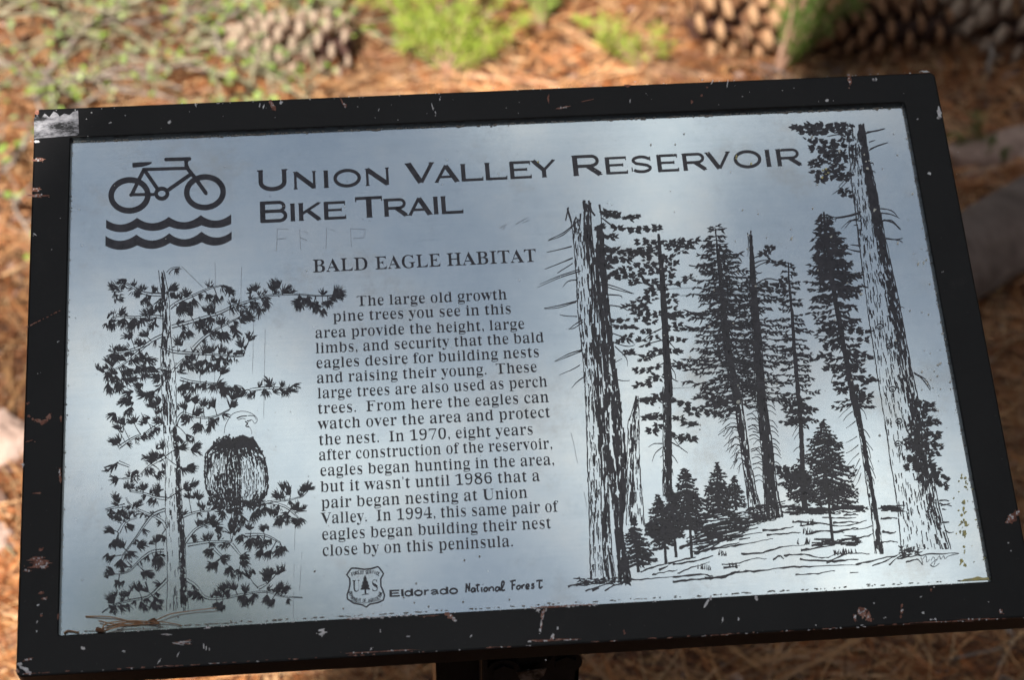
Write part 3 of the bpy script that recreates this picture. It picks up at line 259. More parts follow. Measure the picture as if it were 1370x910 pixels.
# ---- wide capitals of the title, drawn as pen strokes (unit: cap height)
def arc(cx_, cy_, rx, ry, a0, a1, n=18): return [(cx_ + rx * math.cos(R(lerp(a0, a1, i / n))), cy_ + ry * math.sin(R(lerp(a0, a1, i / n)))) for i in range(n + 1)]
def cap(ch, a, V_=.15, H_=.105):
    s, t = V_ / 2, H_ / 2; e = .035; S = []
    def st(*p, w=V_): S.append((list(p), w))
    def sf(x, y, l=.13, d=0): S.append(([(x - l, y), (x + l, y)], .035))
    if ch == 'U':
        st(*([(s + .02, 1), (s + .02, .42)] + [(a / 2 + (a / 2 - s - .02) * math.cos(R(q)), .40 + (.40 - t) * math.sin(R(q))) for q in range(180, 361, 12)] + [(a - s - .02, .42), (a - s - .02, 1)]), w=.145); sf(s, .985); sf(a - s, .985)
    if ch == 'N':
        st((.10, 0), (.10, 1), w=.10); st((a - .10, 0), (a - .10, 1), w=.10); st((.10, .95), (a - .10, .05), w=.19); sf(.08, .985, .09); sf(.10, .015, .10); sf(a - .1, .985, .10)
    if ch == 'I': st((a / 2, 0), (a / 2, 1), w=.17); sf(a / 2, .985, .12); sf(a / 2, .015, .12)
    if ch == 'O': st(*arc(a / 2, .5, a / 2 - .07, .5 - .045, 0, 360, 40), w=.135)
    if ch == 'V': st((.10, 1), (a * .5, .03), w=.19); st((a - .08, 1), (a * .52, .03), w=.12); sf(.10, .985, .14); sf(a - .10, .985, .13)
    if ch == 'A': st((.06, 0), (a * .47, .98), w=.12); st((a - .11, 0), (a * .47, .96), w=.19); st((a * .2, .30), (a * .78, .30), w=.10); sf(.07, .015, .10); sf(a - .10, .015, .12)
    if ch == 'L': st((.12, 0), (.12, 1), w=.17); st((.04, .055), (a, .055), w=.11); st((a - .02, .0), (a - .02, .2), w=.04); sf(.12, .985)
    if ch == 'E': st((.12, 0), (.12, 1), w=.17); st((.04, .055), (a, .055), w=.11); st((.04, .945), (a - .03, .945), w=.11); st((.1, .52), (a * .8, .52), w=.10); st((a - .02, 0), (a - .02, .2), w=.04); st((a - .05, .8), (a - .05, 1), w=.04); st((a * .8, .43), (a * .8, .61), w=.035)
    if ch == 'Y': st((.08, 1), (a * .5, .42), w=.17); st((a - .06, 1), (a * .5, .42), w=.11); st((a * .5, 0), (a * .5, .5), w=.17); sf(.08, .985); sf(a - .08, .985, .1); sf(a * .5, .015, .13)
    if ch == 'R': st((.12, 0), (.12, 1), w=.17); st((.1, .945), (a * .62, .945), *arc(a * .66, .71, a * .21, .235, 80, -80, 10), (a * .62, .46), (.1, .46), w=.115); st((a * .52, .46), (a - .09, .02), w=.17); sf(.12, .985); sf(.12, .015, .12); sf(a - .08, .015, .08)
    if ch == 'S': st((a * .90, .80), *[(a * .5 + a * .37 * math.cos(R(q)), .725 + .215 * math.sin(R(q))) for q in range(35, 200, 15)], (a * .25, .56), (a * .5, .50), (a * .76, .43), *[(a * .5 + a * .40 * math.cos(R(q)), .275 + .22 * math.sin(R(q))) for q in range(10, -165, -15)], w=.12); st((a * .92, .68), (a * .92, .93), w=.04); st((a * .05, .09), (a * .05, .33), w=.04)
    if ch == 'B': st((.12, 0), (.12, 1), w=.17); st((.04, .945), (a * .64, .945), *arc(a * .70, .735, a * .18, .21, 80, -80, 8), (a * .66, .525), (.1, .525), w=.11); st((a * .6, .525), *arc(a * .72, .29, a * .21, .235, 80, -80, 8), (a * .64, .055), (.04, .055), w=.12)
    if ch == 'K': st((.12, 0), (.12, 1), w=.17); st((.16, .38), (a - .10, .98), w=.11); st((a * .38, .58), (a - .1, .02), w=.17); sf(.12, .985); sf(.12, .015); sf(a - .1, .985, .09); sf(a - .09, .015, .09)
    if ch == 'T': st((a / 2, 0), (a / 2, 1), w=.18); st((0, .945), (a, .945), w=.11); st((.02, .78), (.02, 1), w=.04); st((a - .02, .78), (a - .02, 1), w=.04); sf(a / 2, .015, .13)
    return S
def title(txt, line, hs, parent):
    i = Ink(); (bx0, by0), (bx1, by1) = line
    yb = lambda x: lerp(by0, by1, (x - bx0) / (bx1 - bx0))
    for (ch, x0, x1), hh in zip(txt, hs):
        A_ = Vector(pan(x0, yb(x0))); B_ = Vector(pan(x1, yb(x1))); ex = (B_ - A_); wd = ex.length; ex.normalize(); ey = Vector((-ex.y, ex.x))
        for pts, wv in cap(ch, wd / hh):
            i.stroke([tuple(A_ + ex * (q[0] * hh) + ey * (q[1] * hh)) for q in pts], wv * hh * (1.3 if wv > .06 else 1.3), px=False)
    return i.build('title_lettering', M_INK, parent)
bigc, smc = .0165, .0139
title([('U', 346.2, 383.8), ('N', 393, 423.4), ('I', 433, 440.4), ('O', 447, 483), ('N', 489.4, 521.5)], ((346, 255.2), (1073, 220.6)), [bigc, smc, smc, smc, smc], sign)
title([('V', 544.3, 582), ('A', 582.5, 614.5), ('L', 617.5, 646.8), ('L', 650, 679), ('E', 682.8, 711.6), ('Y', 713, 744)], ((346, 255.2), (1073, 220.6)), [bigc] + [smc] * 5, sign)
title([('R', 767.3, 806), ('E', 811, 840.4), ('S', 845, 873.8), ('E', 880.3, 908.9), ('R', 914.6, 946.4), ('V', 946.5, 979), ('O', 983.6, 1019.8), ('I', 1024.8, 1033.4), ('R', 1040.6, 1073.4)], ((346, 255.2), (1073, 220.6)), [bigc] + [smc] * 8, sign)
title([('B', 348, 384.9), ('I', 388.4, 395.6), ('K', 400, 430.2), ('E', 433.6, 463.2)], ((348, 297.8), (620, 284.5)), [bigc] + [smc] * 3, sign)
title([('T', 476.4, 512.4), ('R', 514.3, 546), ('A', 547, 578.2), ('I', 580, 587.6), ('L', 591, 620)], ((348, 297.8), (620, 284.5)), [bigc] + [smc] * 4, sign)

# ---- bicycle and waves
i = Ink()
def ell(cx_, cy_, rx, ry, n=44, rot=-4): return [(cx_ + rx * math.cos(t) * math.cos(R(rot)) - ry * math.sin(t) * math.sin(R(rot)), cy_ + rx * math.cos(t) * math.sin(R(rot)) + ry * math.sin(t) * math.cos(R(rot))) for t in [2 * math.pi * q / n for q in range(n + 1)]]
i.stroke(ell(173.3, 261.2, 24.6, 20.6), 7.4); i.stroke(ell(274.2, 257, 24.4, 20.5), 7.4); i.stroke(ell(216.4, 258.9, 7.6, 6.7), 5.0)
for pl, wv in (([(310, 400), (492, 398)], 4.0), ([(318, 404), (370, 295), (415, 205)], 4.9), ([(412, 205), (522, 365)], 5.0), ([(400, 208), (750, 198)], 4.3), ([(598, 364), (778, 238)], 4.7),
               ([(733, 130), (735, 175), (750, 208), (800, 270), (884, 388)], 5.2), ([(580, 132), (760, 127)], 4.6), ([(745, 130), (735, 150), (732, 180)], 4.6)): i.stroke(BK(pl), wv)
for cx_, cy_, r_ in ((580, 132, 2.3), (760, 127, 2.3), (884, 388, 2.5), (314, 402, 2.3)): i.poly([pan(*q) for q in ell(*BK([(cx_, cy_)])[0], r_, r_, 12)[:-1]])
i.ppoly(BK([(325, 160), (380, 154), (474, 152), (466, 164), (430, 178), (395, 186), (326, 193)]))
i.build('bicycle_pictogram', M_INK, sign)
i = Ink()
def wave(top, bot):
    t = []; b = []
    for q, o in ((top, t), (bot, b)):
        for a_, m_, c_ in zip(q[::2], q[1::2], q[2::2]):
            for j in range(9):
                u = j / 8; l0 = (1 - 2 * u) * (1 - u); l1 = 4 * u * (1 - u); l2 = u * (2 * u - 1)
                mx_ = (a_[0] + c_[0]) / 2; o.append((a_[0] * l0 + mx_ * l1 + c_[0] * l2, a_[1] * l0 + m_[1] * l1 + c_[1] * l2))
    t = BK(t); b = BK(b); z = i.lev()
    for j in range(len(t) - 1):
        if t[j + 1][0] - t[j][0] < .01: continue
        i.poly([pan(*q) for q in (t[j], t[j + 1], b[j + 1], b[j])], z)
wave([(125, 592), (240, 628), (360, 577), (480, 618), (602, 570), (722, 610), (845, 557), (960, 598), (1077, 550)], [(125, 655), (240, 685), (365, 648), (486, 675), (605, 642), (728, 664), (850, 632), (962, 653), (1077, 622)])
wave([(120, 715), (238, 752), (355, 705), (480, 750), (605, 695), (728, 740), (850, 682), (965, 727), (1080, 683)], [(120, 790), (240, 820), (362, 785), (486, 812), (610, 768), (731, 797), (852, 762), (966, 787), (1080, 743)])
i.build('wave_pictogram', M_INK, sign)

# ---- forest service shield and line of lettering at the foot
i = Ink()
sh = [(137, 95), (165, 95), (215, 102), (262, 97), (300, 85), (318, 105), (334, 128), (317, 160), (318, 205), (332, 235), (340, 262), (333, 290), (300, 305), (250, 315), (228, 333), (205, 319), (150, 308), (113, 282), (112, 255), (122, 228), (129, 195), (128, 160), (109, 135), (137, 95)]
i.stroke(SH(sh), 2.1)
i.stroke(SH([(137, 292), (165, 302), (215, 308), (250, 303), (300, 292), (320, 285)]), .5)
i.ppoly(SH([(222, 136), (233, 162), (228, 162), (243, 186), (236, 187), (249, 206), (241, 207), (254, 226), (228, 224), (214, 225), (192, 227), (203, 208), (196, 208), (208, 188), (202, 187), (214, 163), (209, 162)]))
i.stroke(SH([(222, 220), (224, 255)]), 2.2); i.stroke(SH([(202, 257), (243, 252)]), 1.0)
i.build('shield_emblem', M_INK, sign)
for ch, x0, x1, y0, y1 in (("U", 143, 190, 238, 236), ("S", 261, 303, 236, 233)):
    a_, b_ = SH([(x0, y0), (x1, y1)]); text_run(ch, .0112, a_[0], a_[1], b_[0], b_[1], sign, 'emblem_letter')
# little single-stroke letters (unit box)
SL = {'A': [[(0, 0), (.5, 1), (1, 0)], [(.2, .35), (.8, .35)]], 'B': [[(0, 0), (0, 1), (.7, 1), (.9, .75), (.7, .5), (0, .5)], [(.7, .5), (1, .25), (.7, 0), (0, 0)]], 'C': [[(1, .8), (.6, 1), (.1, .75), (0, .4), (.3, 0), (1, .15)]],
 'D': [[(0, 0), (0, 1), (.6, 1), (1, .6), (1, .3), (.6, 0), (0, 0)]], 'E': [[(1, 1), (0, 1), (0, 0), (1, 0)], [(0, .5), (.8, .5)]], 'F': [[(1, 1), (0, 1), (0, 0)], [(0, .5), (.8, .5)]], 'G': [[(1, .8), (.6, 1), (.1, .75), (0, .4), (.3, 0), (1, .1), (1, .45), (.6, .45)]],
 'I': [[(.5, 0), (.5, 1)]], 'L': [[(0, 1), (0, 0), (1, 0)]], 'M': [[(0, 0), (.1, 1), (.5, .3), (.9, 1), (1, 0)]], 'N': [[(0, 0), (0, 1), (1, 0), (1, 1)]], 'O': [[(.5, 0), (0, .3), (0, .7), (.5, 1), (1, .7), (1, .3), (.5, 0)]], 'P': [[(0, 0), (0, 1), (.8, 1), (1, .75), (.8, .5), (0, .5)]],
 'R': [[(0, 0), (0, 1), (.8, 1), (1, .75), (.8, .5), (0, .5)], [(.5, .5), (1, 0)]], 'S': [[(.95, .8), (.6, 1), (.1, .85), (.15, .6), (.85, .4), (.9, .15), (.4, 0), (0, .2)]], 'T': [[(0, 1), (1, 1)], [(.5, 1), (.5, 0)]], 'U': [[(0, 1), (0, .3), (.5, 0), (1, .3), (1, 1)]], 'V': [[(0, 1), (.5, 0), (1, 1)]]}
def tiny(ink, word, path, hh, wv, gap=.28):
    path = catmull(path, 6); ds = [0]
    for a_, b_ in zip(path, path[1:]): ds.append(ds[-1] + math.dist(a_, b_))
    n = len(word); stp = ds[-1] / n
    def at(d):
        for j in range(len(ds) - 1):
            if d <= ds[j + 1] or j == len(ds) - 2:
                t = (d - ds[j]) / (ds[j + 1] - ds[j]); a_, b_ = path[j], path[j + 1]; l = math.dist(a_, b_)
                return (lerp(a_[0], b_[0], t), lerp(a_[1], b_[1], t)), ((b_[0] - a_[0]) / l, (b_[1] - a_[1]) / l)
    for k_, ch in enumerate(word):
        if ch == ' ': continue
        (x, y), (tx, ty) = at((k_ + .5) * stp)
        for pl in SL[ch]:
            ink.stroke([(x + tx * (u - .5) * stp * (1 - gap) + ty * v * hh, y + ty * (u - .5) * stp * (1 - gap) - tx * v * hh) for u, v in pl], wv)
i = Ink()
tiny(i, 'FOREST SERVICE', SH([(142, 143), (180, 131), (215, 133), (265, 128), (307, 142)]), 4.4, .95)
tiny(i, 'DEPARTMENT OF AGRICULTURE', SH([(122, 240), (138, 285), (180, 300), (230, 302), (275, 296), (316, 275), (327, 238)]), 4.2, .8)
i.build('emblem_lettering', M_INK, sign)
# Eldorado, wide bold sans
i = Ink(); A_ = Vector(pan(521.5, 799.2)); B_ = Vector(pan(612.5, 794.4)); ex = (B_ - A_); wd = ex.length; ex.normalize(); ey = Vector((-ex.y, ex.x))
hh = wd / 91 * 9.4; xh = .74
def O_(x0, x1): return [((x0 + x1) / 2 + (x1 - x0) / 2 * math.cos(t), xh / 2 + xh / 2 * math.sin(t)) for t in [2 * math.pi * q / 18 for q in range(19)]]
seq = [('E', 0), ('l', 1.36), ('d', 1.72), ('o', 2.86), ('r', 4.02), ('a', 4.82), ('d', 5.86), ('o', 7.0)]
tot = 8.0; kx = wd / hh / tot
gl = {'E': [([(.12, 0), (.12, 1)], .27), ([(.0, .09), (1.18, .09)], .2), ([(.0, .91), (1.15, .91)], .2), ([(.1, .51), (1.08, .51)], .18)], 'l': [([(.14, 0), (.14, 1.04)], .27)],
      'd': [(O_(.10, .84), .2), ([(.90, 0), (.90, 1.04)], .26)], 'o': [(O_(.10, .95), .22)], 'r': [([(.12, 0), (.12, .78)], .2), ([(.12, .45), (.25, .62), (.42, .70), (.62, .70)], .16)],
      'a': [([(.06, .54), (.22, .68), (.5, .71), (.78, .62), (.80, .3), (.88, 0)], .16), ([(.78, .42), (.25, .36), (.08, .2), (.22, .05), (.5, .06), (.78, .24)], .15)]}
for ch, off in seq:
    for pl, wv in gl[ch]: i.stroke([tuple(A_ + ex * ((off + q[0]) * kx * hh) + ey * (q[1] * hh)) for q in pl], wv * hh * 1.12 * (kx if pl[0][0] == pl[-1][0] and len(pl) == 2 else 1), px=False)
i.build('name_lettering', M_INK, sign)
# National Forest, brush script
N8 = Z(600, 760, 8.5625)
NF = [[(200, 285), (205, 182)], [(205, 182), (240, 272)], [(240, 272), (241, 176)], [(300, 236), (277, 236), (263, 260), (275, 279), (295, 268), (305, 238), (307, 280)], [(335, 186), (331, 250), (346, 277)], [(310, 205), (360, 196)],
      [(380, 226), (381, 268), (392, 272)], [(394, 190), (397, 194)], [(425, 230), (408, 245), (412, 268), (432, 270), (446, 250), (438, 230), (425, 230)], [(465, 225), (467, 271)], [(467, 248), (490, 222), (512, 233), (516, 270)],
      [(575, 223), (550, 226), (538, 250), (552, 270), (575, 255), (583, 223), (590, 266)], [(590, 266), (625, 215), (638, 172), (625, 156), (611, 180), (608, 235), (620, 262), (648, 254)], [(730, 160), (731, 256)], [(706, 160), (740, 150), (772, 146)], [(730, 202), (765, 196)],
      [(800, 206), (784, 220), (786, 242), (805, 248), (822, 228), (815, 206), (800, 206)], [(840, 200), (843, 243)], [(843, 222), (858, 199), (874, 202)], [(893, 223), (921, 214), (917, 193), (898, 194), (888, 216), (895, 243), (926, 240)], [(984, 188), (962, 189), (958, 205), (977, 215), (971, 236), (946, 233)],
      [(1045, 150), (1040, 214), (1052, 235), (1077, 216)], [(1006, 155), (1040, 148), (1080, 149)]]
i = Ink()
for pl in NF: i.stroke(catmull(N8(pl), 4), 2.25)
i.build('script_lettering', M_INK, sign)

# ---- eagle tree drawing on the left of the plate
i = Ink()
U = rnd.uniform
def tuft(x, y, ang, r=8.5, n=11, spread=62, w_=2.3, dense=True):
    """a tuft of needles: short tapering pen strokes fanning out from a point"""
    bx, by = x - math.cos(ang) * r * .55, y - math.sin(ang) * r * .55
    for q in range(n):
        a = ang + R(U(-spread, spread)); l = r * U(.8, 1.45) * (1 - .22 * abs(a - ang)); b0 = U(0, .25) * r
        p0 = (bx + math.cos(a) * b0, by + math.sin(a) * b0)
        p1 = (bx + math.cos(a) * l * .6, by + math.sin(a) * l * .6 + U(-.5, .5)); p2 = (bx + math.cos(a) * l, by + math.sin(a) * l + U(-.5, .9))
        i.stroke([p0, p1, p2], w_ * U(.8, 1.25), .35)
brs4 = [[(350, 235), (280, 230), (240, 215), (200, 190), (165, 180), (140, 205), (110, 250)], [(360, 345), (300, 340), (220, 345), (150, 340), (105, 350)],
 [(390, 300), (430, 270), (500, 240), (580, 205), (640, 190)], [(400, 390), (480, 370), (560, 345), (640, 320), (700, 290), (780, 265), (860, 240), (980, 232), (1100, 240), (1180, 238)],
 [(505, 495), (560, 440), (640, 390), (720, 350)], [(360, 430), (300, 460), (240, 510), (180, 560), (120, 600), (75, 612)], [(340, 480), (400, 510), (500, 520), (600, 525), (700, 535), (750, 532)],
 [(290, 470), (220, 500), (140, 515), (90, 505)], [(440, 645), (500, 660), (560, 665), (620, 668)], [(780, 700), (850, 690), (930, 690), (990, 690)], [(420, 870), (430, 840), (455, 812), (500, 825), (560, 835), (620, 825), (680, 795)],
 [(350, 860), (300, 890), (270, 910)], [(400, 610), (430, 575), (460, 545)], [(380, 130), (400, 108), (440, 100)]]
brs5 = [[(345, 430), (330, 400), (290, 375), (230, 350), (180, 320), (165, 290)], [(350, 295), (300, 290), (240, 270), (180, 262)], [(340, 345), (290, 365), (250, 410), (210, 470), (150, 550)],
 [(335, 530), (280, 535), (230, 570), (180, 620), (135, 635)], [(350, 660), (310, 700), (260, 740), (180, 755), (110, 775), (55, 810)], [(395, 390), (440, 368), (500, 352), (545, 350)],
 [(610, 340), (690, 325), (760, 320), (840, 305), (900, 300), (960, 285)], [(428, 495), (465, 445), (500, 420), (545, 410)], [(440, 505), (540, 490), (640, 490)], [(435, 660), (480, 690), (520, 740), (600, 745), (700, 725), (800, 715), (860, 735), (960, 742)],
 [(340, 105), (280, 140), (230, 185)], [(225, 183), (180, 200), (150, 205)], [(130, 65), (180, 30), (230, 5)], [(760, 700), (800, 680)], [(700, 460), (790, 460), (860, 495)], [(560, 520), (600, 560)], [(640, 500), (680, 550)],
 [(160, 325), (110, 335), (70, 345)], [(130, 450), (160, 400), (215, 380)], [(130, 130), (180, 150)], [(800, 310), (880, 330), (940, 380)]]
trunk_l = [(212, 363), (216.5, 396), (217.5, 443), (215, 467), (215, 500), (217.5, 536), (219, 577), (222, 610), (221, 669), (223, 722), (224, 773), (223, 818)]
trunk_r = [(219, 362), (226, 396), (228, 443), (230, 467), (235, 500), (236, 536), (236, 577), (240, 610), (243, 669), (247.5, 722), (249, 773), (252, 817)]
def tx(y, side): t = trunk_l if side == 0 else trunk_r; return interp([(b, a) for a, b in t], y)
for t in range(360, 815, 6): i.mask([((tx(t, 0) + tx(t, 1)) / 2, t), ((tx(t + 6, 0) + tx(t + 6, 1)) / 2, t + 6)], (tx(t, 1) - tx(t, 0)) / 2 + .5)
BR = [catmull(Z4(b), 3) for b in brs4] + [catmull(Z5(b), 3) for b in brs5]
for b in BR: i.mask(b, 1.6)
cl4 = """120,195 140,245 160,175 215,220 258,205 315,208 272,265 345,270 405,200 418,235 465,225 300,312 265,325 340,300 118,335 100,385 160,320 165,375 205,395 195,430 220,370 258,365 310,385 270,420 460,290 510,275 490,310 440,310
650,205 685,215 580,250 620,255 580,310 600,300 700,275 710,305 750,325 760,350 790,345 800,200 890,195 915,180 955,210 835,235 800,285 825,320 860,280 1005,275 1030,290 1060,270 1085,290 1110,300 1140,320 1165,280 1210,215 1200,250 1225,235 440,375 550,365 590,360 640,360
540,395 575,400 700,400 720,425 740,470 785,440 600,430 640,440 665,440 460,430 430,455 490,425 560,500 600,490 645,495 700,550 720,525 640,560 655,605 590,590 560,570 520,580 480,580 500,545 130,500 190,500 110,540 160,545 230,560 260,540 290,560 100,610 90,640 130,650 170,620 200,610
240,600 90,690 130,690 215,650 230,680 265,640 320,640 310,600 280,600 180,720 160,755 200,770 250,720 300,720 340,690 330,750 300,770 345,790 470,690 500,700 550,685 600,690 640,670 650,700 690,700 740,710 775,720 660,720 700,725 870,665 860,710 910,695 950,700 985,690 480,740 520,750 560,760
600,765 450,770 530,805 690,765 470,850 520,880 590,880 600,860 110,830 150,845 130,880 190,805 210,840 265,845 330,850 310,890 350,600 340,640 545,600 620,590 150,690 180,660 105,560 140,530 60,600 540,885 240,470 200,530 440,700 470,560 430,590"""
cl5 = """120,25 110,40 255,10 330,55 290,95 270,120 310,110 95,155 110,210 205,185 205,200 270,170 325,190 340,150 430,170 460,150 420,60 445,20 485,55 400,30 475,75 185,240 245,240 300,255 120,290 220,320 290,305 100,360 150,360 130,385 170,370 180,420 90,435 125,490 140,500 110,500 230,510 190,550 320,475 300,480 90,565 140,590 310,565
300,590 320,580 95,628 270,630 260,640 125,680 95,735 100,750 165,720 250,700 215,695 150,790 110,795 235,780 300,760 300,785 470,230 440,240 490,280 445,280 510,330 560,330 600,370 570,400 640,400 690,390 630,345 500,410 530,465 585,430 650,440 600,500 680,480 740,490 780,430 790,500 770,540 800,550 850,540
870,530 540,540 610,565 545,605 560,600 700,560 700,590 640,620 670,635 715,635 820,625 860,615 800,650 790,630 860,690 880,700 850,700 600,700 640,690 620,720 700,700 570,720 690,745 730,750 690,760 800,750 820,765 480,735 450,730 575,780 590,775 870,240 850,270 900,260 970,250 990,240 930,330 950,340 880,370
830,360 800,350 850,400 880,390 920,400 950,400 760,360 740,380 720,420 590,335 660,360 720,500 760,500 640,430 550,385"""
STEMS = []
for txt_, Zf in ((cl4, Z4), (cl5, Z5)):
    for q in txt_.split():
        x, y = map(float, q.split(',')); (x, y), = Zf([(x, y)])
        m = (tx(y, 0) + tx(y, 1)) / 2; side = 1 if x > m else -1
        ang = (0 if side > 0 else math.pi) + side * R(U(-35, 75))
        nb_ = min(((bx_ - x) ** 2 + (by_ - y) ** 2, bx_, by_) for b in BR for bx_, by_ in b); d_ = math.sqrt(nb_[0])
        if 3 < d_ < 34:
            ang = math.atan2(y - nb_[2], x - nb_[1]) + R(U(-18, 18)); mxx, myy = (x + nb_[1]) / 2 + U(-2, 2), (y + nb_[2]) / 2 + U(-2, 2)
            STEMS.append([(nb_[1], nb_[2]), (mxx, myy), (x, y)])
        tuft(x, y, ang, U(9, 12.5), rnd.randint(14, 20), U(32, 62), 1.75)
        for q_ in range(2): tuft(x + U(-7, 7), y + U(-4, 5), ang + R(U(-50, 50)), U(6, 10), rnd.randint(7, 12), U(25, 55), 1.5)
for b in BR:                      # rows of needles hanging off the limbs
    acc = 0
    for (x0, y0), (x1, y1) in zip(b[1:], b[2:]):
        acc += math.dist((x0, y0), (x1, y1))
        if acc > 11:
            acc = U(-3, 2); dr = math.atan2(y1 - y0, x1 - x0); s_ = rnd.choice((-1, 1, 1)); a = dr + s_ * R(U(35, 80)) * (1 if math.cos(dr) > 0 else -1)
            tuft(x0 + math.cos(a) * 6, y0 + math.sin(a) * 6, a, U(6.5, 9.5), rnd.randint(9, 14), U(35, 65), 1.7)
i.masks = []
for l in STEMS: i.stroke(catmull(l, 3), 1.2, .7, rough=.3)
for b in BR:                      # branches: left pale between two thin outlines
    L = len(b)
    for sgn in (-1, 1):
        o = []
        for j, (x, y) in enumerate(b):
            a, c = b[max(0, j - 1)], b[min(L - 1, j + 1)]; dx, dy = c[0] - a[0], c[1] - a[1]; l = math.hypot(dx, dy) or 1
            ww = lerp(1.9, .5, j / L) * sgn; o.append((x - dy / l * ww, y + dx / l * ww + U(-.15, .15)))
        i.stroke(o, 1.25 if sgn > 0 else .8, .6, rough=.3)
def bark_fill(L, Rr, y0, y1, n, dens, lmin=5, lmax=14, wmin=.8, wmax=1.9, dark=(.68, 1.0), dn=2.2, edge=1.2):
    """pen hatching of a trunk between two edges (lists of (x, y) px): outlines, dashes and a darker side"""
    lx = lambda y: interp([(b, a) for a, b in L], y); rx = lambda y: interp([(b, a) for a, b in Rr], y)
    for fn in (lx, rx):
        y = y0
        while y < y1:
            l = U(14, 34); pts = [(fn(min(y + k_ * l / 5, y1)) + U(-.5, .5), min(y + k_ * l / 5, y1)) for k_ in range(6)]
            i.stroke(pts, edge * U(.7, 1.3), edge * U(.6, 1.1), rough=.25); y += l * U(.92, 1.05)
    for q in range(n):
        y = U(y0, y1); s_ = U(.04, .96); d = dark[0] <= s_ <= dark[1]
        if not d and U(0, 1) > dens: continue
        l = U(lmin, lmax) * (1.5 if d else 1); ww = U(wmin, wmax) * (1.45 if d else 1); pts = []
        for k_ in range(4):
            yy = min(y + k_ * l / 3, y1); pts.append((lerp(lx(yy), rx(yy), s_) + U(-.45, .45), yy))
        i.stroke(pts, ww * .8, ww * .6, rough=.45)
bark_fill(trunk_l, trunk_r, 362, 580, 210, .5, 4, 11, .8, 1.9, (.05, .62), 2, 1.0)
bark_fill(trunk_l, trunk_r, 575, 818, 230, .38, 5, 14, .7, 1.5, (.66, 1.0), 2, 1.0)
for q in range(110):              # the dark right flank
    y = U(565, 808); pts = [(lerp(tx(y + k_ * 4, 0), tx(y + k_ * 4, 1), U(.70, .97)), y + k_ * 4) for k_ in range(3)]; i.stroke(pts, 3, 2, rough=.3)
# the perched eagle: feather strokes, pale streaks left bare, head in outline
Lb = Z5([(600, 20), (560, 50), (522, 92), (519, 160), (522, 230), (535, 275), (560, 310)]); Rb = Z5([(735, 20), (755, 50), (788, 112), (800, 160), (804, 210), (798, 260), (770, 310)])
elx = lambda y: interp([(b, a) for a, b in Lb], y); erx = lambda y: interp([(b, a) for a, b in Rb], y)
for row in range(15):
    y = 587 + row * 5.9
    for c_ in range(34):
        s_ = (c_ + U(-.3, .3)) / 33; x = lerp(elx(y), erx(y), s_); X_, Y_ = (x - 120) * 3.37, (y - 580) * 3.37
        light = (682 < X_ < 745 and 95 < Y_ < 285) or (550 < X_ < 612 and 90 < Y_ < 170) or (745 < X_ < 790 and 130 < Y_ < 260) or (528 < X_ < 560 and 150 < Y_ < 250)
        if light and U(0, 1) < .25: continue
        y = 587 + row * 5.9 + U(-3, 3); l = U(6, 10); k_ = 1.35 if light else 2.9
        i.stroke([(x, y), (x + U(-.5, .5), y + l * .5), (lerp(elx(y + l), erx(y + l), s_), y + l)], k_ * U(.8, 1.2), k_ * .5, rough=.25)
for a_, b_ in zip(Lb, Lb[1:]): i.stroke([a_, b_], 1.3)
for a_, b_ in zip(Rb, Rb[1:]): i.stroke([a_, b_], 1.5)
for q in range(50): x = U(283, 340); y = 580 + abs(x - 312) * .25 + U(0, 12); i.stroke([(x, y), (x + U(-3, 3), y + U(3, 6))], 2.6, 1)
i.ppoly(Z5([(575, 48), (600, 24), (640, 32), (690, 6), (742, 30), (755, 55), (690, 62), (620, 70)]))
for q in range(12): x, y = Z5([(U(560, 790), U(295, 330))])[0]; tuft(x, y, R(U(60, 120)), 7, 6, 60, 1.6)
for pl, ww in (([(655, 912), (662, 870), (690, 822), (720, 806), (752, 803), (785, 812), (808, 828), (817, 846), (805, 863), (796, 852), (788, 845), (775, 850), (770, 870), (785, 890), (790, 915)], .7),
               ([(716, 838), (738, 828), (766, 826)], 1.3), ([(722, 845), (745, 838), (760, 842)], .8), ([(770, 824), (800, 826), (812, 846)], .7), ([(757, 852), (768, 862), (760, 875), (778, 880)], 1.4), ([(765, 850), (785, 848)], 1.2)):
    i.stroke(catmull(Z4(pl), 4), ww, ww * .8)
i.stroke(catmull(Z5([(560, 200), (600, 260), (590, 330)]), 3), .01)
for pl in ([(690, 335), (700, 320), (715, 325), (710, 345)], [(715, 335), (730, 320), (742, 330), (735, 348)], [(610, 345), (650, 340), (690, 338)]): i.stroke(catmull(Z5(pl), 3), 1.1)
i.build('eagle_tree_drawing', M_INK, sign)

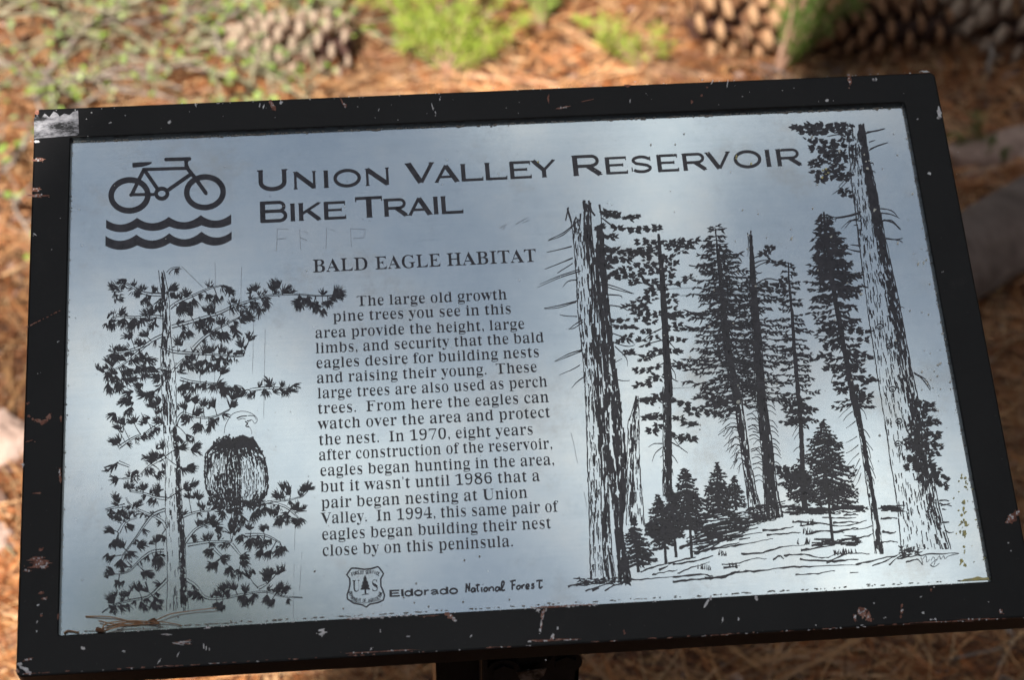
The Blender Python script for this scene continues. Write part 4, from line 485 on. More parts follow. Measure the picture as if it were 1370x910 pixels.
# ---- the stand of trees drawn on the right of the plate
i = Ink()
def leaf(x, y, a, l, ww):
    ww *= 1.05; l *= 1.15; q_ = U(.7, 1.2)
    i.stroke([(x + math.cos(a) * l * t, y + math.sin(a) * l * t + (U(-.5, .5) if 0 < t < 1 else 0)) for t in (0, .3, .65, 1)], ww, ww, rough=lambda t: (.30, 1.0 * q_, .55, .04)[round(t * 3)])
def blob(x, y, r, n=None, flat=.6, ang=None):
    for q in range(int((n or r * 1.5) * 1.45)):
        t = U(0, 6.28); d = r * math.sqrt(U(0, 1)) * 1.05; a = (R(U(-42, 42)) + (math.pi if math.cos(t) < 0 else 0) if ang is None else ang + R(U(-40, 40)))
        leaf(x + math.cos(t) * d, y + math.sin(t) * d * flat, a, U(4, 7), U(2.2, 3.8))
def trunkline(pts, jag=.12):
    for j in range(len(pts) - 1):
        n = max(2, int(abs(pts[j + 1][1] - pts[j][1]) / 5)); q = [(lerp(pts[j][0], pts[j + 1][0], t / n) + U(-.35, .35), lerp(pts[j][1], pts[j + 1][1], t / n)) for t in range(n + 1)]
        i.stroke(q, pts[j][2], pts[j + 1][2], rough=jag)
def conifer(trunk, prof, step=5.5, skip=.12, droop=.22, w_=2.7, leafl=5.2, seg=4.2, twig=.6):
    """woodcut fir: prof = (y, reach left, reach right)"""
    tr = [(p_[1], p_[0]) for p_ in trunk]; y = prof[0][0]
    while y < prof[-1][0]:
        for s_, c_ in ((-1, 1), (1, 2)):
            if U(0, 1) < skip: continue
            e = interp(prof, y, c_) * U(.5, 1.12); x0 = interp(tr, y); d = 0; yy = y + U(-2, 2)
            if e < 1: continue
            up = U(-.1, .12); pts = [(x0, yy)]
            while d < e:
                st_ = seg * U(.7, 1.2); d += st_; yy += st_ * (droop + up) * (1 if d < e * .7 else -.2) + U(-.7, .7); pts.append((x0 + s_ * d, yy))
                if U(0, 1) < .9:
                    for q in range(2):
                        a = (0 if s_ > 0 else math.pi) + s_ * R(U(-30, 62)); leaf(x0 + s_ * (d - st_ * .4), yy + U(-1.4, 1.6), a, leafl * U(.7, 1.3), w_ * U(.7, 1.2))
            i.stroke(pts, 1.3, .6, rough=.3)
        y += step * U(.7, 1.25)
def twigs(Zf, lines, w0=1.5):
    for l in lines: i.stroke([(x, y + U(-.2, .2)) for x, y in catmull(Zf(l), 3)], w0, .5, rough=.3)
# broken old snag and the dark trunk behind it
L1 = A8([(170, 95), (190, 200), (200, 330), (208, 450), (215, 600), (235, 760), (245, 900)]) + B8([(145, 150), (150, 330), (158, 560), (160, 700), (163, 832)])
R1 = A8([(268, 60), (275, 200), (290, 330), (300, 480), (308, 600), (318, 760), (325, 900)]) + B8([(222, 150), (236, 330), (246, 560), (255, 700), (272, 832)])
bark_fill(L1, R1, 288, 776, 620, .62, 6, 17, 1.0, 2.3, (.58, 1.0), 2, 1.5)
L2 = A8([(300, 160), (292, 330), (304, 480), (314, 600), (322, 760), (333, 900)]) + B8([(216, 150), (238, 330), (262, 560), (276, 700), (284, 832)])
R2 = A8([(322, 110), (335, 330), (350, 480), (362, 600), (380, 760), (397, 900)]) + B8([(308, 150), (322, 330), (312, 520), (300, 600), (340, 832)])
for q in range(1000):
    y = U(300, 772); s_ = U(.02, .98); lx_ = interp([(b, a) for a, b in L2], y); rx_ = interp([(b, a) for a, b in R2], y)
    if U(0, 1) < .06 or abs(s_ - .42 - .1 * math.sin(y * .03)) < .05: continue
    i.stroke([(lerp(lx_, rx_, s_) + U(-.5, .5), y), (lerp(lx_, rx_, s_) + .4, y + U(4, 8)), (lerp(interp([(b, a) for a, b in L2], y + 12), interp([(b, a) for a, b in R2], y + 12), s_), y + 12)], 2.4, 1.6, rough=.4)
for l in ([(240, 60), (245, 110), (240, 170)], [(262, 62), (270, 120), (275, 200)], [(165, 95), (175, 130), (185, 160)], [(170, 92), (160, 140), (158, 152)], [(205, 135), (195, 160), (200, 190)], [(225, 120), (222, 170), (215, 210)], [(310, 80), (318, 130), (320, 200)], [(290, 130), (275, 110), (268, 85)]):
    i.stroke(A8(l), 3.0, 1.5, rough=.4)
for q in range(46): x, y = A8([(U(238, 272), U(62, 230))])[0]; i.stroke([(x, y), (x + U(-.6, .6), y + U(6, 12))], 2.4, 1.2, rough=.4)
for x, y, r_ in ((365, 125, 9), (345, 118, 6), (385, 128, 6), (445, 140, 6), (465, 130, 6), (390, 182, 5), (430, 190, 6), (470, 195, 6), (500, 190, 5), (545, 190, 8), (570, 182, 5), (360, 225, 7), (345, 222, 5), (385, 290, 9), (360, 285, 7), (440, 300, 8), (470, 290, 10), (490, 300, 7), (430, 325, 8), (400, 330, 7), (350, 335, 10), (335, 360, 9), (370, 320, 7), (400, 380, 7), (430, 372, 7), (440, 400, 7), (410, 410, 6), (370, 405, 7), (345, 390, 8), (320, 290, 6), (310, 180, 6),
                 (420, 605, 5), (380, 605, 4), (440, 632, 5), (465, 635, 3), (430, 690, 6), (405, 695, 4), (440, 670, 4), (440, 745, 6), (460, 750, 4), (400, 632, 4)):
    x, y = A8([(x, y)])[0]; blob(x, y, r_ * .75, int(r_ * 1.7), .55)
twigs(A8, [[(215, 150), (150, 215), (78, 243)], [(200, 165), (150, 205), (80, 240)], [(185, 268), (140, 280), (72, 295)], [(190, 320), (120, 350), (62, 372)], [(190, 345), (150, 370), (120, 390)], [(225, 380), (130, 410), (30, 455)], [(220, 372), (140, 398), (40, 440)], [(210, 420), (170, 425), (145, 452)],
 [(210, 515), (130, 535), (60, 548)], [(205, 520), (130, 545), (62, 550)], [(210, 585), (160, 583), (130, 577)], [(235, 600), (200, 620), (172, 645)], [(235, 610), (195, 638), (170, 640)], [(235, 735), (170, 755), (108, 788)], [(230, 742), (170, 765), (110, 790)], [(222, 805), (180, 828), (128, 850)], [(245, 855), (210, 880), (185, 908)],
 [(290, 425), (380, 450), (467, 483)], [(290, 432), (370, 460), (460, 482)], [(310, 485), (400, 490), (412, 503)], [(300, 530), (400, 540), (440, 560)], [(365, 660), (420, 680), (470, 710)], [(370, 700), (430, 720), (470, 715)], [(380, 720), (430, 770), (437, 810)], [(330, 785), (370, 795), (412, 775)], [(330, 820), (390, 870), (447, 875)],
 [(322, 140), (360, 170), (400, 185), (470, 185), (520, 185)], [(330, 260), (380, 285), (440, 300)], [(325, 215), (360, 225), (395, 228)], [(365, 600), (410, 600), (450, 605)], [(365, 622), (420, 632), (480, 635)]])
# stub snag
L3 = B8([(362, 28), (345, 95), (325, 145), (322, 300), (322, 450), (318, 595)]); R3 = B8([(369, 28), (373, 120), (375, 330), (388, 480), (398, 605)])
bark_fill(L3, R3, 530, 703, 190, .62, 5, 15, .9, 1.9, (.2, .5), 2, 1.3)
# pine with the open flat-topped crown
def lst(pts, k_): return [(*q, w__) for q, w__ in zip(pts, k_)]
trunkline(lst(A8([(576, 212), (582, 290), (585, 330)]), (3.2, 5, 5)))
bark_fill(A8([(577, 300), (588, 500), (596, 700), (606, 905)]) , A8([(591, 300), (609, 500), (622, 700), (638, 905)]), 340, 530, 420, .9, 5, 14, 1.4, 2.8, (.25, 1), 2, 1.6)
t3L = B8([(478, 30), (478, 450)]); t3R = B8([(512, 30), (515, 450)])
bark_fill(t3L, t3R, 518, 664, 230, .75, 5, 14, 1.2, 2.5, (.4, 1), 2, 1.6)
for x, y, r_ in ((500, 245, 10), (540, 250, 9), (520, 280, 11), (550, 270, 8), (620, 250, 11), (660, 255, 12), (700, 250, 12), (735, 245, 7), (640, 275, 9), (680, 285, 8), (715, 270, 7), (545, 300, 9), (520, 320, 9), (620, 320, 9), (640, 345, 8), (605, 345, 8), (540, 350, 8), (500, 360, 10), (525, 385, 11), (560, 380, 9), (480, 400, 8), (465, 430, 9), (500, 425, 11), (540, 430, 10), (620, 375, 7), (620, 405, 8), (650, 435, 6), (680, 430, 6), (710, 408, 5), (560, 455, 8), (540, 480, 9), (600, 460, 6),
 (510, 510, 10), (540, 500, 9), (480, 530, 10), (450, 540, 7), (500, 545, 9), (430, 540, 4), (480, 570, 7), (510, 575, 8), (545, 580, 8), (500, 600, 10), (545, 605, 9), (575, 570, 7), (630, 490, 8), (635, 520, 8), (640, 545, 6), (640, 575, 11), (665, 575, 8), (620, 590, 8), (660, 620, 7), (640, 640, 6), (520, 650, 8), (545, 655, 6), (500, 690, 7), (515, 715, 6), (560, 680, 6), (650, 690, 7), (680, 690, 6), (640, 740, 9), (665, 745, 5), (570, 745, 7), (520, 765, 8), (505, 775, 6), (580, 735, 5),
 (490, 825, 8), (520, 830, 8), (560, 815, 7), (580, 860, 9), (550, 870, 9), (520, 890, 8), (490, 895, 7), (680, 810, 8), (660, 800, 6)):
    x, y = A8([(x, y)])[0]; blob(x, y, r_ * .68, int(r_ * 1.15), .6)
twigs(A8, [[(590, 440), (650, 440), (690, 425), (722, 395)], [(585, 350), (640, 310), (700, 280)], [(590, 640), (540, 665), (500, 700)], [(600, 750), (540, 770), (480, 780)], [(600, 690), (560, 700), (505, 715)], [(610, 790), (550, 820), (490, 835)], [(615, 620), (650, 635), (690, 640)], [(625, 700), (650, 730), (665, 745)], [(620, 800), (650, 840), (655, 880)], [(625, 850), (645, 870), (665, 880)]])
for x, y, r_ in ((395, 50, 5), (420, 55, 8), (450, 45, 8), (460, 30, 6), (410, 130, 6), (430, 120, 7), (455, 125, 6), (430, 185, 7), (455, 165, 5), (540, 55, 7), (570, 70, 7), (600, 90, 7), (615, 110, 5), (550, 130, 6), (590, 150, 7), (610, 158, 4), (540, 205, 5), (580, 225, 8), (600, 215, 6)):
    x, y = B8([(x, y)])[0]; blob(x, y, r_ * .85, int(r_ * 1.9), .55)
twigs(B8, [[(475, 240), (440, 240), (415, 255)], [(475, 255), (445, 280), (430, 318)], [(478, 290), (465, 300)], [(515, 235), (550, 255), (585, 280)], [(515, 200), (540, 240), (560, 265)], [(518, 290), (530, 305), (542, 325)], [(512, 130), (560, 140), (620, 160)], [(512, 190), (545, 210), (580, 230)], [(478, 350), (470, 365)], [(518, 350), (522, 380)]], 1.2)
# two tall firs that grow into each other
fir4 = C9([(200, 90), (215, 260), (240, 500), (270, 720), (310, 910)])
trunkline(lst(fir4, (2, 3.5, 4.5, 5, 5)), .4)
bark_fill(C9([(208, 180), (226, 500), (250, 720), (290, 910)]), C9([(216, 180), (250, 500), (285, 720), (326, 910)]), 332, 538, 300, .7, 4, 12, 1.0, 2.4, (.3, .8), 2, 1.3)
conifer([(x, y) for x, y in fir4], [(303, 3, 4), (312, 10, 9), (330, 20, 18), (348, 24, 30), (356, 30, 36), (372, 30, 40), (384, 36, 44), (400, 40, 44), (420, 46, 40), (450, 52, 40), (480, 60, 40), (510, 66, 36), (530, 66, 30), (545, 60, 20)], 4.9, .05, .18, 2.3, 6.2)
conifer([(x, y) for x, y in fir4], [(335, 8, 10), (350, 10, 14), (420, 14, 22), (520, 14, 26)], 7.5, .1, .1, 2.6, 6)
fir5 = C9([(365, 100), (370, 240), (377, 400), (398, 640), (415, 910)])
trunkline(lst(fir5, (1.5, 3.5, 5, 8, 9)), .4)
bark_fill(C9([(360, 120), (362, 240), (362, 400), (378, 640), (390, 910)]), C9([(368, 120), (380, 240), (392, 400), (418, 640), (436, 910)]), 314, 538, 380, .6, 4, 12, 1.0, 2.5, (.35, .95), 2, 1.3)
conifer([(x, y) for x, y in fir5], [(372, 4, 4), (384, 6, 30), (395, 20, 44), (410, 24, 18), (430, 26, 36), (460, 28, 38), (490, 28, 42), (520, 26, 40), (540, 20, 30)], 6.0, .12, .16, 2.1, 5.8)
for x, y, r_ in ((455, 178, 4), (460, 190, 4), (445, 205, 4), (425, 210, 3), (490, 250, 4), (505, 255, 4), (460, 240, 3), (520, 340, 7), (500, 360, 7), (480, 380, 7), (510, 385, 7), (450, 350, 7), (430, 370, 8)): x, y = C9([(x, y)])[0]; blob(x, y, r_ * .7, int(r_ * 1.5), .5)
twigs(C9, [[(375, 230), (410, 215), (450, 190)], [(385, 275), (430, 250), (500, 250)], [(380, 255), (420, 240), (470, 238)], [(385, 290), (400, 300), (420, 295)], [(75, 262), (110, 268), (150, 270)], [(390, 350), (440, 325), (500, 335), (530, 350)], [(350, 110), (355, 150), (352, 220)]])
i.masks = []
f4L = D10([(288, 0), (305, 150), (325, 300), (345, 430), (360, 560)]); f4R = D10([(322, 0), (342, 150), (362, 300), (392, 450), (425, 575)])
bark_fill(f4L, f4R, 530, 693, 190, .6, 5, 14, 1, 2.2, (.3, .7), 2, 1.5)
f5L = D10([(395, 0), (405, 150), (420, 300), (428, 450), (430, 570)]); f5R = D10([(432, 0), (455, 150), (472, 280), (485, 420), (515, 565)])
bark_fill(f5L, f5R, 530, 692, 300, .75, 5, 14, 1.2, 2.6, (.1, .9), 2, 1.6)
tw = []
for y in range(30, 330, 17):
    y += U(-7, 7); e = lerp(150, 60, (y - 30) / 300) * U(.55, 1.1); x0 = 300 + y * .12
    tw.append([(x0 - e * .5, y - 8), (x0 - e * .7, y + U(6, 30)), (x0 - e * .8, y + U(20, 44))])
    tw.append([(x0, y), (x0 - e * .45, y - 14 + U(-8, 8)), (x0 - e, y + U(10, 36))])
for y in range(60, 400, 26): y += U(-11, 11); x0 = 335 + y * .12; tw.append([(x0, y), (x0 + 28, y - 8), (x0 + 55, y + U(8, 28))])
for y in range(20, 330, 28): y += U(-12, 12); x0 = 435 + y * .12; tw.append([(x0, y), (x0 + 22, y + 6), (x0 + 42, y + U(20, 44))])
for y in range(40, 320, 34): x0 = 400 + y * .1; tw.append([(x0, y), (x0 - 22, y - 4), (x0 - 44, y + U(-10, 20))])
twigs(D10, tw, 1.3)
for q in range(30): x, y = D10([(U(130, 300), U(0, 95))])[0]; blob(x, y, 3.2, 3, .5)
# slender fir
f6 = C9([(540, 248), (548, 380), (560, 500), (568, 640), (590, 905)])
trunkline(lst(f6, (1.5, 3, 4, 5, 6)))
conifer([(x, y) for x, y in f6], [(352, 3, 3), (365, 6, 8), (380, 10, 14), (388, 5, 4), (400, 14, 10), (430, 14, 16), (440, 12, 24), (452, 12, 14), (470, 16, 24), (490, 18, 28), (510, 14, 16), (525, 16, 26), (545, 20, 22), (562, 20, 22), (572, 10, 10)], 5.6, .16, .2, 2.4, 4.8)
trunkline(lst(D10([(592, 0), (603, 200), (612, 400), (618, 525)]), (6, 6, 7, 9)))
for x, y, r_ in ((560, 30, 7), (590, 40, 8), (540, 60, 6), (620, 60, 6), (650, 65, 4), (560, 125, 6), (545, 130, 4), (600, 120, 7), (620, 110, 5), (575, 110, 5), (600, 75, 7), (580, 70, 7)): x, y = D10([(x, y)])[0]; blob(x, y, r_ * .7, int(r_ * 1.6), .55)
twigs(D10, [[(595, 130), (575, 160), (560, 190)], [(598, 165), (580, 185), (568, 205)], [(605, 130), (625, 135), (640, 150)], [(603, 235), (580, 245), (565, 262)], [(600, 60), (650, 65), (685, 68)]], 1.2)
# dark dense spire
f7 = C9([(708, 12), (715, 100), (735, 260), (760, 420), (800, 640), (850, 905)])
trunkline(lst(f7, (2.2, 5, 6, 6.5, 7, 8)))
conifer([(x, y) for x, y in f7], [(288, 3, 6), (298, 8, 9), (308, 13, 14), (324, 19, 24), (345, 22, 32), (362, 28, 38), (382, 32, 40), (396, 26, 30)], 4.6, .02, .24, 2.7, 6.0, 3.8)
conifer([(x, y) for x, y in f7], [(294, 4, 6), (310, 9, 10), (340, 14, 18), (385, 18, 22)], 4.6, .02, .2, 3.6, 6, 3.8)
conifer([(x, y) for x, y in f7], [(384, 20, 36), (398, 22, 34), (410, 30, 18), (420, 38, 30), (428, 36, 28), (434, 8, 6), (444, 34, 24), (456, 30, 26), (462, 6, 20), (474, 30, 22), (486, 32, 18), (494, 10, 8), (505, 18, 26), (520, 24, 24), (540, 24, 26)], 6.0, .2, .3, 2.9, 5.8, 4)
t7 = F6([(140, 0), (165, 150), (185, 260), (205, 370)]); t7b = F6([(190, 300), (215, 440), (240, 620), (262, 760), (270, 862)]); t7c = F6([(205, 300), (232, 440), (262, 620), (285, 760), (300, 862)])
trunkline(lst(t7, (5, 5, 6, 7)))
bark_fill(t7b, t7c, 535, 741, 210, .5, 5, 14, 1, 2.2, (.45, 1), 2, 1.3)
for x, y, r_ in ((110, 120, 7), (95, 150, 6), (110, 200, 6), (75, 155, 4), (190, 140, 7), (215, 150, 7), (240, 155, 6), (160, 200, 6), (210, 205, 7), (240, 235, 8), (255, 240, 5), (150, 275, 6), (140, 250, 5), (215, 265, 6), (240, 290, 8), (235, 310, 6), (210, 300, 6), (170, 45, 9), (200, 60, 8), (230, 65, 6), (110, 55, 8), (90, 60, 6), (130, 60, 8), (230, 90, 5), (130, 100, 6)): x, y = F6([(x, y)])[0]; blob(x, y, r_ * .95, int(r_ * 2.0), .55)
twigs(F6, [[(180, 310), (150, 320), (130, 345)], [(185, 330), (160, 350), (140, 372)], [(190, 350), (170, 365), (155, 385)], [(200, 300), (225, 320), (250, 335)], [(205, 330), (230, 350), (240, 380)], [(210, 400), (235, 420), (252, 445)], [(215, 430), (240, 460), (262, 490)], [(222, 455), (245, 480), (255, 520)], [(230, 480), (250, 520), (265, 560)], [(210, 470), (185, 490), (165, 500)],
 [(212, 500), (190, 520), (170, 545)], [(215, 520), (195, 560), (180, 590)], [(218, 545), (205, 575), (190, 605)], [(220, 570), (210, 600), (198, 620)], [(240, 530), (260, 560), (272, 590)], [(245, 570), (262, 590), (268, 612)], [(125, 210), (115, 235), (112, 250)], [(200, 385), (180, 400), (165, 410)], [(205, 440), (180, 455), (165, 462)], [(260, 760), (230, 770), (190, 775)]], 1.2)
# great trunk at the right margin
L8 = E5([(283, 48), (292, 180), (300, 320), (318, 440), (330, 560), (350, 700), (375, 905)]) + F6([(280, 230), (310, 420), (330, 560), (350, 690), (365, 855)])
R8 = E5([(355, 48), (370, 140), (385, 230), (410, 340), (430, 450), (452, 560), (465, 620), (500, 780), (525, 905)]) + F6([(400, 200), (430, 330), (470, 540), (500, 700), (545, 855)])
bark_fill(L8, R8, 165, 735, 1500, .42, 4, 12, .8, 1.9, (.72, 1.0), 2, 1.4)
for q in range(330):              # heavy shade on the upper right flank
    y = U(166, 345); s_ = U(.62, .97) if y < 320 else U(.66, .95)
    if U(0, 1) < lerp(0, .55, (y - 166) / 180) * .7: continue
    f_ = lambda yy: lerp(interp([(b, a) for a, b in L8], yy), interp([(b, a) for a, b in R8], yy), s_)
    i.stroke([(f_(y) + U(-.4, .4), y), (f_(y + 5), y + 5), (f_(y + 10), y + 10)], 2.5, 1.5, rough=.4)
for q in range(260):
    y = U(360, 700); s_ = U(.6, .98); f_ = lambda yy: lerp(interp([(b, a) for a, b in L8], yy), interp([(b, a) for a, b in R8], yy), s_)
    i.stroke([(f_(y) + U(-.5, .5), y), (f_(y + 4), y + 4), (f_(y + 9), y + 9)], 2.0, 1.0, rough=.5)
for x, y, r_ in ((60, 70, 5), (85, 80, 7), (100, 90, 6), (130, 65, 8), (150, 85, 8), (180, 60, 7), (160, 95, 6), (220, 60, 6), (250, 55, 5), (280, 60, 7), (270, 90, 7), (250, 80, 5), (200, 80, 6), (110, 65, 5), (200, 140, 8), (150, 130, 7), (140, 165, 8), (190, 170, 10), (230, 185, 10), (210, 200, 8), (170, 190, 7), (150, 225, 9), (135, 235, 6), (215, 220, 8), (240, 250, 8), (225, 260, 6), (260, 210, 5), (250, 150, 6), (275, 120, 7), (285, 160, 6),
 (140, 275, 6), (165, 295, 6), (175, 270, 6), (200, 300, 6), (205, 270, 6), (250, 290, 6), (275, 280, 7), (268, 300, 6), (270, 355, 6), (285, 375, 6), (290, 200, 6), (160, 310, 4), (45, 68, 3), (100, 125, 3)):
    x, y = E5([(x, y)])[0]; blob(x, y, r_ * .85, int(r_ * 1.8), .6)
twigs(E5, [[(320, 140), (318, 220), (295, 290), (250, 345), (215, 370)], [(308, 150), (305, 220), (280, 290), (240, 340)], [(365, 95), (400, 85), (452, 73)], [(370, 90), (410, 85), (450, 76)], [(380, 135), (395, 130), (408, 126)], [(380, 172), (420, 150), (465, 136)], [(385, 166), (430, 148), (464, 137)], [(345, 450), (290, 465), (230, 475), (190, 462)], [(340, 455), (280, 472), (225, 480), (200, 492)], [(232, 475), (228, 495)],
 [(345, 490), (300, 488), (280, 500), (255, 525)], [(335, 480), (300, 490), (270, 525)], [(330, 510), (310, 510)], [(335, 603), (310, 600), (295, 598)], [(340, 630), (300, 622), (260, 610)], [(430, 435), (470, 440), (495, 455), (510, 475)], [(435, 455), (475, 460), (520, 480)], [(440, 490), (480, 488), (505, 510), (525, 530)], [(445, 485), (490, 500), (520, 530)], [(455, 570), (500, 575), (533, 568)], [(500, 575), (520, 580), (533, 590)], [(365, 235), (395, 228), (400, 240)],
 [(375, 285), (400, 265), (408, 275)], [(280, 90), (240, 70), (210, 65)], [(275, 110), (240, 100), (190, 110)], [(500, 885), (525, 880), (540, 884)], [(345, 775), (358, 785), (366, 790)]], 1.7)
for x, y in ((287, 45), (322, 115), (332, 270), (355, 385), (352, 465)): (x, y), = F6([(x, y)]); i.stroke(ell(x, y, 4.2, 3.4, 12), 1.4, rough=.3); i.stroke([(x - 2, y), (x + 2, y + .5)], 1.6)
for x, y, r_ in ((440, 325, 7), (460, 330, 6), (470, 345, 4), (430, 360, 9), (455, 385, 9), (480, 390, 6), (420, 400, 10), (410, 450, 10), (400, 470, 8), (440, 430, 11), (470, 440, 9), (485, 430, 6), (430, 480, 10), (455, 500, 10), (480, 500, 7), (420, 520, 10), (400, 550, 9), (440, 545, 11), (465, 570, 9), (490, 560, 6), (500, 580, 7), (510, 600, 7), (515, 620, 4), (450, 590, 10), (480, 600, 6), (445, 400, 9), (465, 470, 9), (460, 540, 9), (495, 480, 4), (405, 520, 7), (440, 460, 9)):
    x, y = F6([(x, y)])[0]; blob(x, y, r_ * .9, int(r_ * 1.9), .6)
twigs(F6, [[(408, 210), (440, 235), (468, 275)], [(412, 215), (450, 235), (470, 270)], [(500, 670), (520, 668), (535, 672)], [(505, 688), (525, 684), (545, 690)], [(510, 700), (525, 702)], [(520, 775), (535, 785), (552, 782)], [(440, 310), (470, 325), (476, 350)]], 2.0)
# young trees
def young(Zf, s_, top, tr, prof, w_=3.4, step=4.0):
    tr = Zf(tr); k_ = 1 / s_; trunkline([(x, y, ww) for (x, y), ww in zip(tr, (1.2, 3.0, 4.0))])
    y0 = Zf([(0, prof[0][0])])[0][1]; y1 = Zf([(0, prof[-1][0])])[0][1]; pr = [(Zf([(0, y)])[0][1], a * k_ * 1.25, b * k_ * 1.25) for y, a, b in prof]
    tp = [(p_[1], p_[0]) for p_ in tr]; y = y0
    while y < y1:                 # tiers of boughs: dark, drooping, pointed ends, slits of plate between them
        cone = min(1, .22 + (y - y0) / max(1, y1 - y0) * 1.5)
        for sg, c_ in ((-1, 1), (1, 2)):
            e = interp(pr, y, c_) * U(.7, 1.15) * min(1, cone + .15); x0 = interp(tp, y); yy = y + U(-.6, .6)
            n = max(2, int(e / 3.2)); pts = [(x0 + sg * e * t / n, yy + e * .30 * t / n - (e * .10 if t == n else 0) + U(-.5, .5)) for t in range(n + 1)]
            i.stroke(pts, w_ * 1.05, .8, rough=.35)
            for t in range(1, n + 1):
                for q in range(2): leaf(pts[t][0] - sg * 2, pts[t][1] + U(-.6, 1.0), (0 if sg > 0 else math.pi) + sg * R(U(-25, 50)), U(3.2, 5.2), w_ * .72)
            for q in range(int(e / 5)): t = U(0, 1); leaf(x0 + sg * e * t * .8, yy + e * .3 * t + U(-2.5, 3), (0 if sg > 0 else math.pi) + sg * R(U(-30, 60)), U(3, 5.5), w_ * U(.5, 1.1))
        y += step * U(.6, 1.25)
young(D10, 3.5, 0, [(705, 112), (722, 420), (750, 690)], [(115, 8, 12), (150, 60, 40), (190, 90, 80), (205, 60, 95), (235, 80, 60), (270, 100, 70), (300, 60, 95), (335, 70, 120), (350, 100, 60), (395, 70, 110), (430, 60, 120), (460, 70, 120), (490, 60, 140), (505, 30, 60)], 3.0)
young(D10, 3.5, 0, [(606, 310), (612, 420), (618, 525)], [(322, 70, 10), (350, 100, 20), (385, 100, 40), (420, 70, 40), (450, 60, 50), (490, 20, 20)], 3.2)
for q in range(9): x, y = D10([(U(510, 600), U(330, 400))])[0]; blob(x, y, 5, 8, .7)
young(B8, 3.25, 0, [(570, 348), (590, 520), (603, 735)], [(350, 10, 15), (385, 40, 60), (430, 45, 40), (475, 50, 75), (510, 60, 50), (540, 55, 60), (590, 55, 40), (610, 30, 20)], 3.2)
young(B8, 3.25, 0, [(455, 462), (480, 620), (492, 765)], [(465, 12, 14), (500, 30, 30), (540, 45, 45), (580, 50, 50), (630, 45, 50), (665, 50, 35), (690, 45, 10)], 3.6)
young(B8, 3.25, 0, [(508, 420), (520, 560), (535, 735)], [(425, 8, 8), (470, 18, 24), (540, 28, 34), (620, 30, 34), (650, 20, 26)], 3.2)
young(B8, 3.25, 0, [(350, 560), (360, 700), (372, 800)], [(565, 8, 10), (600, 26, 26), (640, 40, 34), (680, 40, 50), (720, 40, 70), (735, 30, 60), (770, 50, 20)], 3.2)
young(B8, 3.25, 0, [(713, 322), (715, 450), (720, 545)], [(325, 6, 6), (370, 32, 38), (410, 36, 36), (450, 40, 44), (500, 48, 46), (535, 60, 48), (545, 20, 20)], 3.0)
young(B8, 3.25, 0, [(786, 378), (790, 450), (796, 530)], [(382, 6, 6), (420, 20, 22), (460, 30, 30), (495, 36, 40), (515, 20, 20)], 2.8)
for q in range(40): x, y = D10([(U(560, 640), U(505, 535))])[0]; leaf(x, y, R(U(-20, 200)), 4, 2)
# ground: sweeping pen lines
def sweep(Zf, l, w0=1.5, w1=.7): i.stroke([(x, y + U(-.7, .7)) for x, y in catmull(Zf(l), 5)], w0, w1, rough=.5)
for l in ([(0, 790), (120, 770), (190, 750)], [(0, 850), (130, 838), (190, 845)], [(0, 870), (60, 862)], [(150, 855), (230, 850), (310, 825), (400, 822), (520, 805), (640, 800), (760, 795), (870, 792)], [(575, 838), (660, 835), (760, 818)], [(230, 790), (300, 785), (380, 762), (440, 765)], [(320, 740), (420, 735), (520, 705), (620, 700)],
          [(180, 720), (270, 705), (380, 685), (470, 668)], [(420, 632), (500, 625), (565, 612)], [(440, 650), (520, 645), (600, 640)], [(520, 750), (600, 742), (700, 760), (760, 745)], [(600, 725), (680, 712), (760, 700)], [(650, 700), (760, 690), (870, 685)], [(720, 780), (790, 772), (870, 765)], [(750, 595), (820, 590), (870, 592)], [(750, 640), (820, 625), (870, 620)],
          [(500, 520), (560, 518), (620, 522)], [(510, 545), (600, 545), (700, 552)], [(620, 540), (700, 545), (760, 548)], [(780, 540), (830, 545), (870, 540)], [(800, 560), (840, 556), (870, 558)], [(30, 715), (100, 690), (200, 665)], [(100, 640), (200, 600), (330, 575)], [(90, 560), (200, 562), (350, 540)], [(110, 595), (220, 580), (350, 570)], [(120, 620), (240, 600), (360, 590)],
          [(130, 655), (240, 640), (400, 618)], [(100, 740), (160, 720), (220, 690)], [(200, 690), (300, 660), (420, 640)], [(700, 570), (780, 572), (860, 570)], [(560, 590), (640, 592), (720, 600)], [(830, 830), (870, 825)], [(860, 660), (800, 655)], [(470, 770), (500, 750), (520, 765)]): sweep(D10, l, U(2.2, 3.2), .9)
for q in range(170):
    x0 = U(60, 450); y0 = lerp(700, 560, (x0 - 100) / 320) + U(-60, 30); l = U(30, 90); sweep(D10, [(x0, y0), (x0 + l * .5, y0 - l * .08 + U(-3, 3)), (x0 + l, y0 - l * .2)], U(1.2, 2.6), .7)
for q in range(36): x0 = U(740, 860); y0 = U(516, 530); sweep(D10, [(x0, y0), (x0 + 20, y0), (x0 + 45, y0 + U(-3, 3))], 2.6, 1.6)
for q in range(40): x0 = U(510, 740); y0 = U(525, 556); sweep(D10, [(x0, y0), (x0 + 24, y0 + U(-2, 2)), (x0 + 50, y0 + U(-3, 3))], 1.7, .8)
for cx_, cy_, n_ in ((240, 745, 8), (145, 810, 10), (630, 600, 10), (610, 690, 10), (290, 800, 6), (640, 640, 8), (790, 740, 14), (830, 735, 10)):
    for q in range(n_): x = cx_ + U(-32, 32); i.stroke(D10([(x, cy_ + U(0, 8)), (x + U(-8, 8), cy_ - U(8, 26))]), 1.8, .5)
for q in range(60): x0, y0 = D10([(U(650, 860), U(670, 700))])[0]; i.stroke([(x0, y0), (x0 + U(6, 14), y0 + U(-1.5, 1))], 1.7, .7)
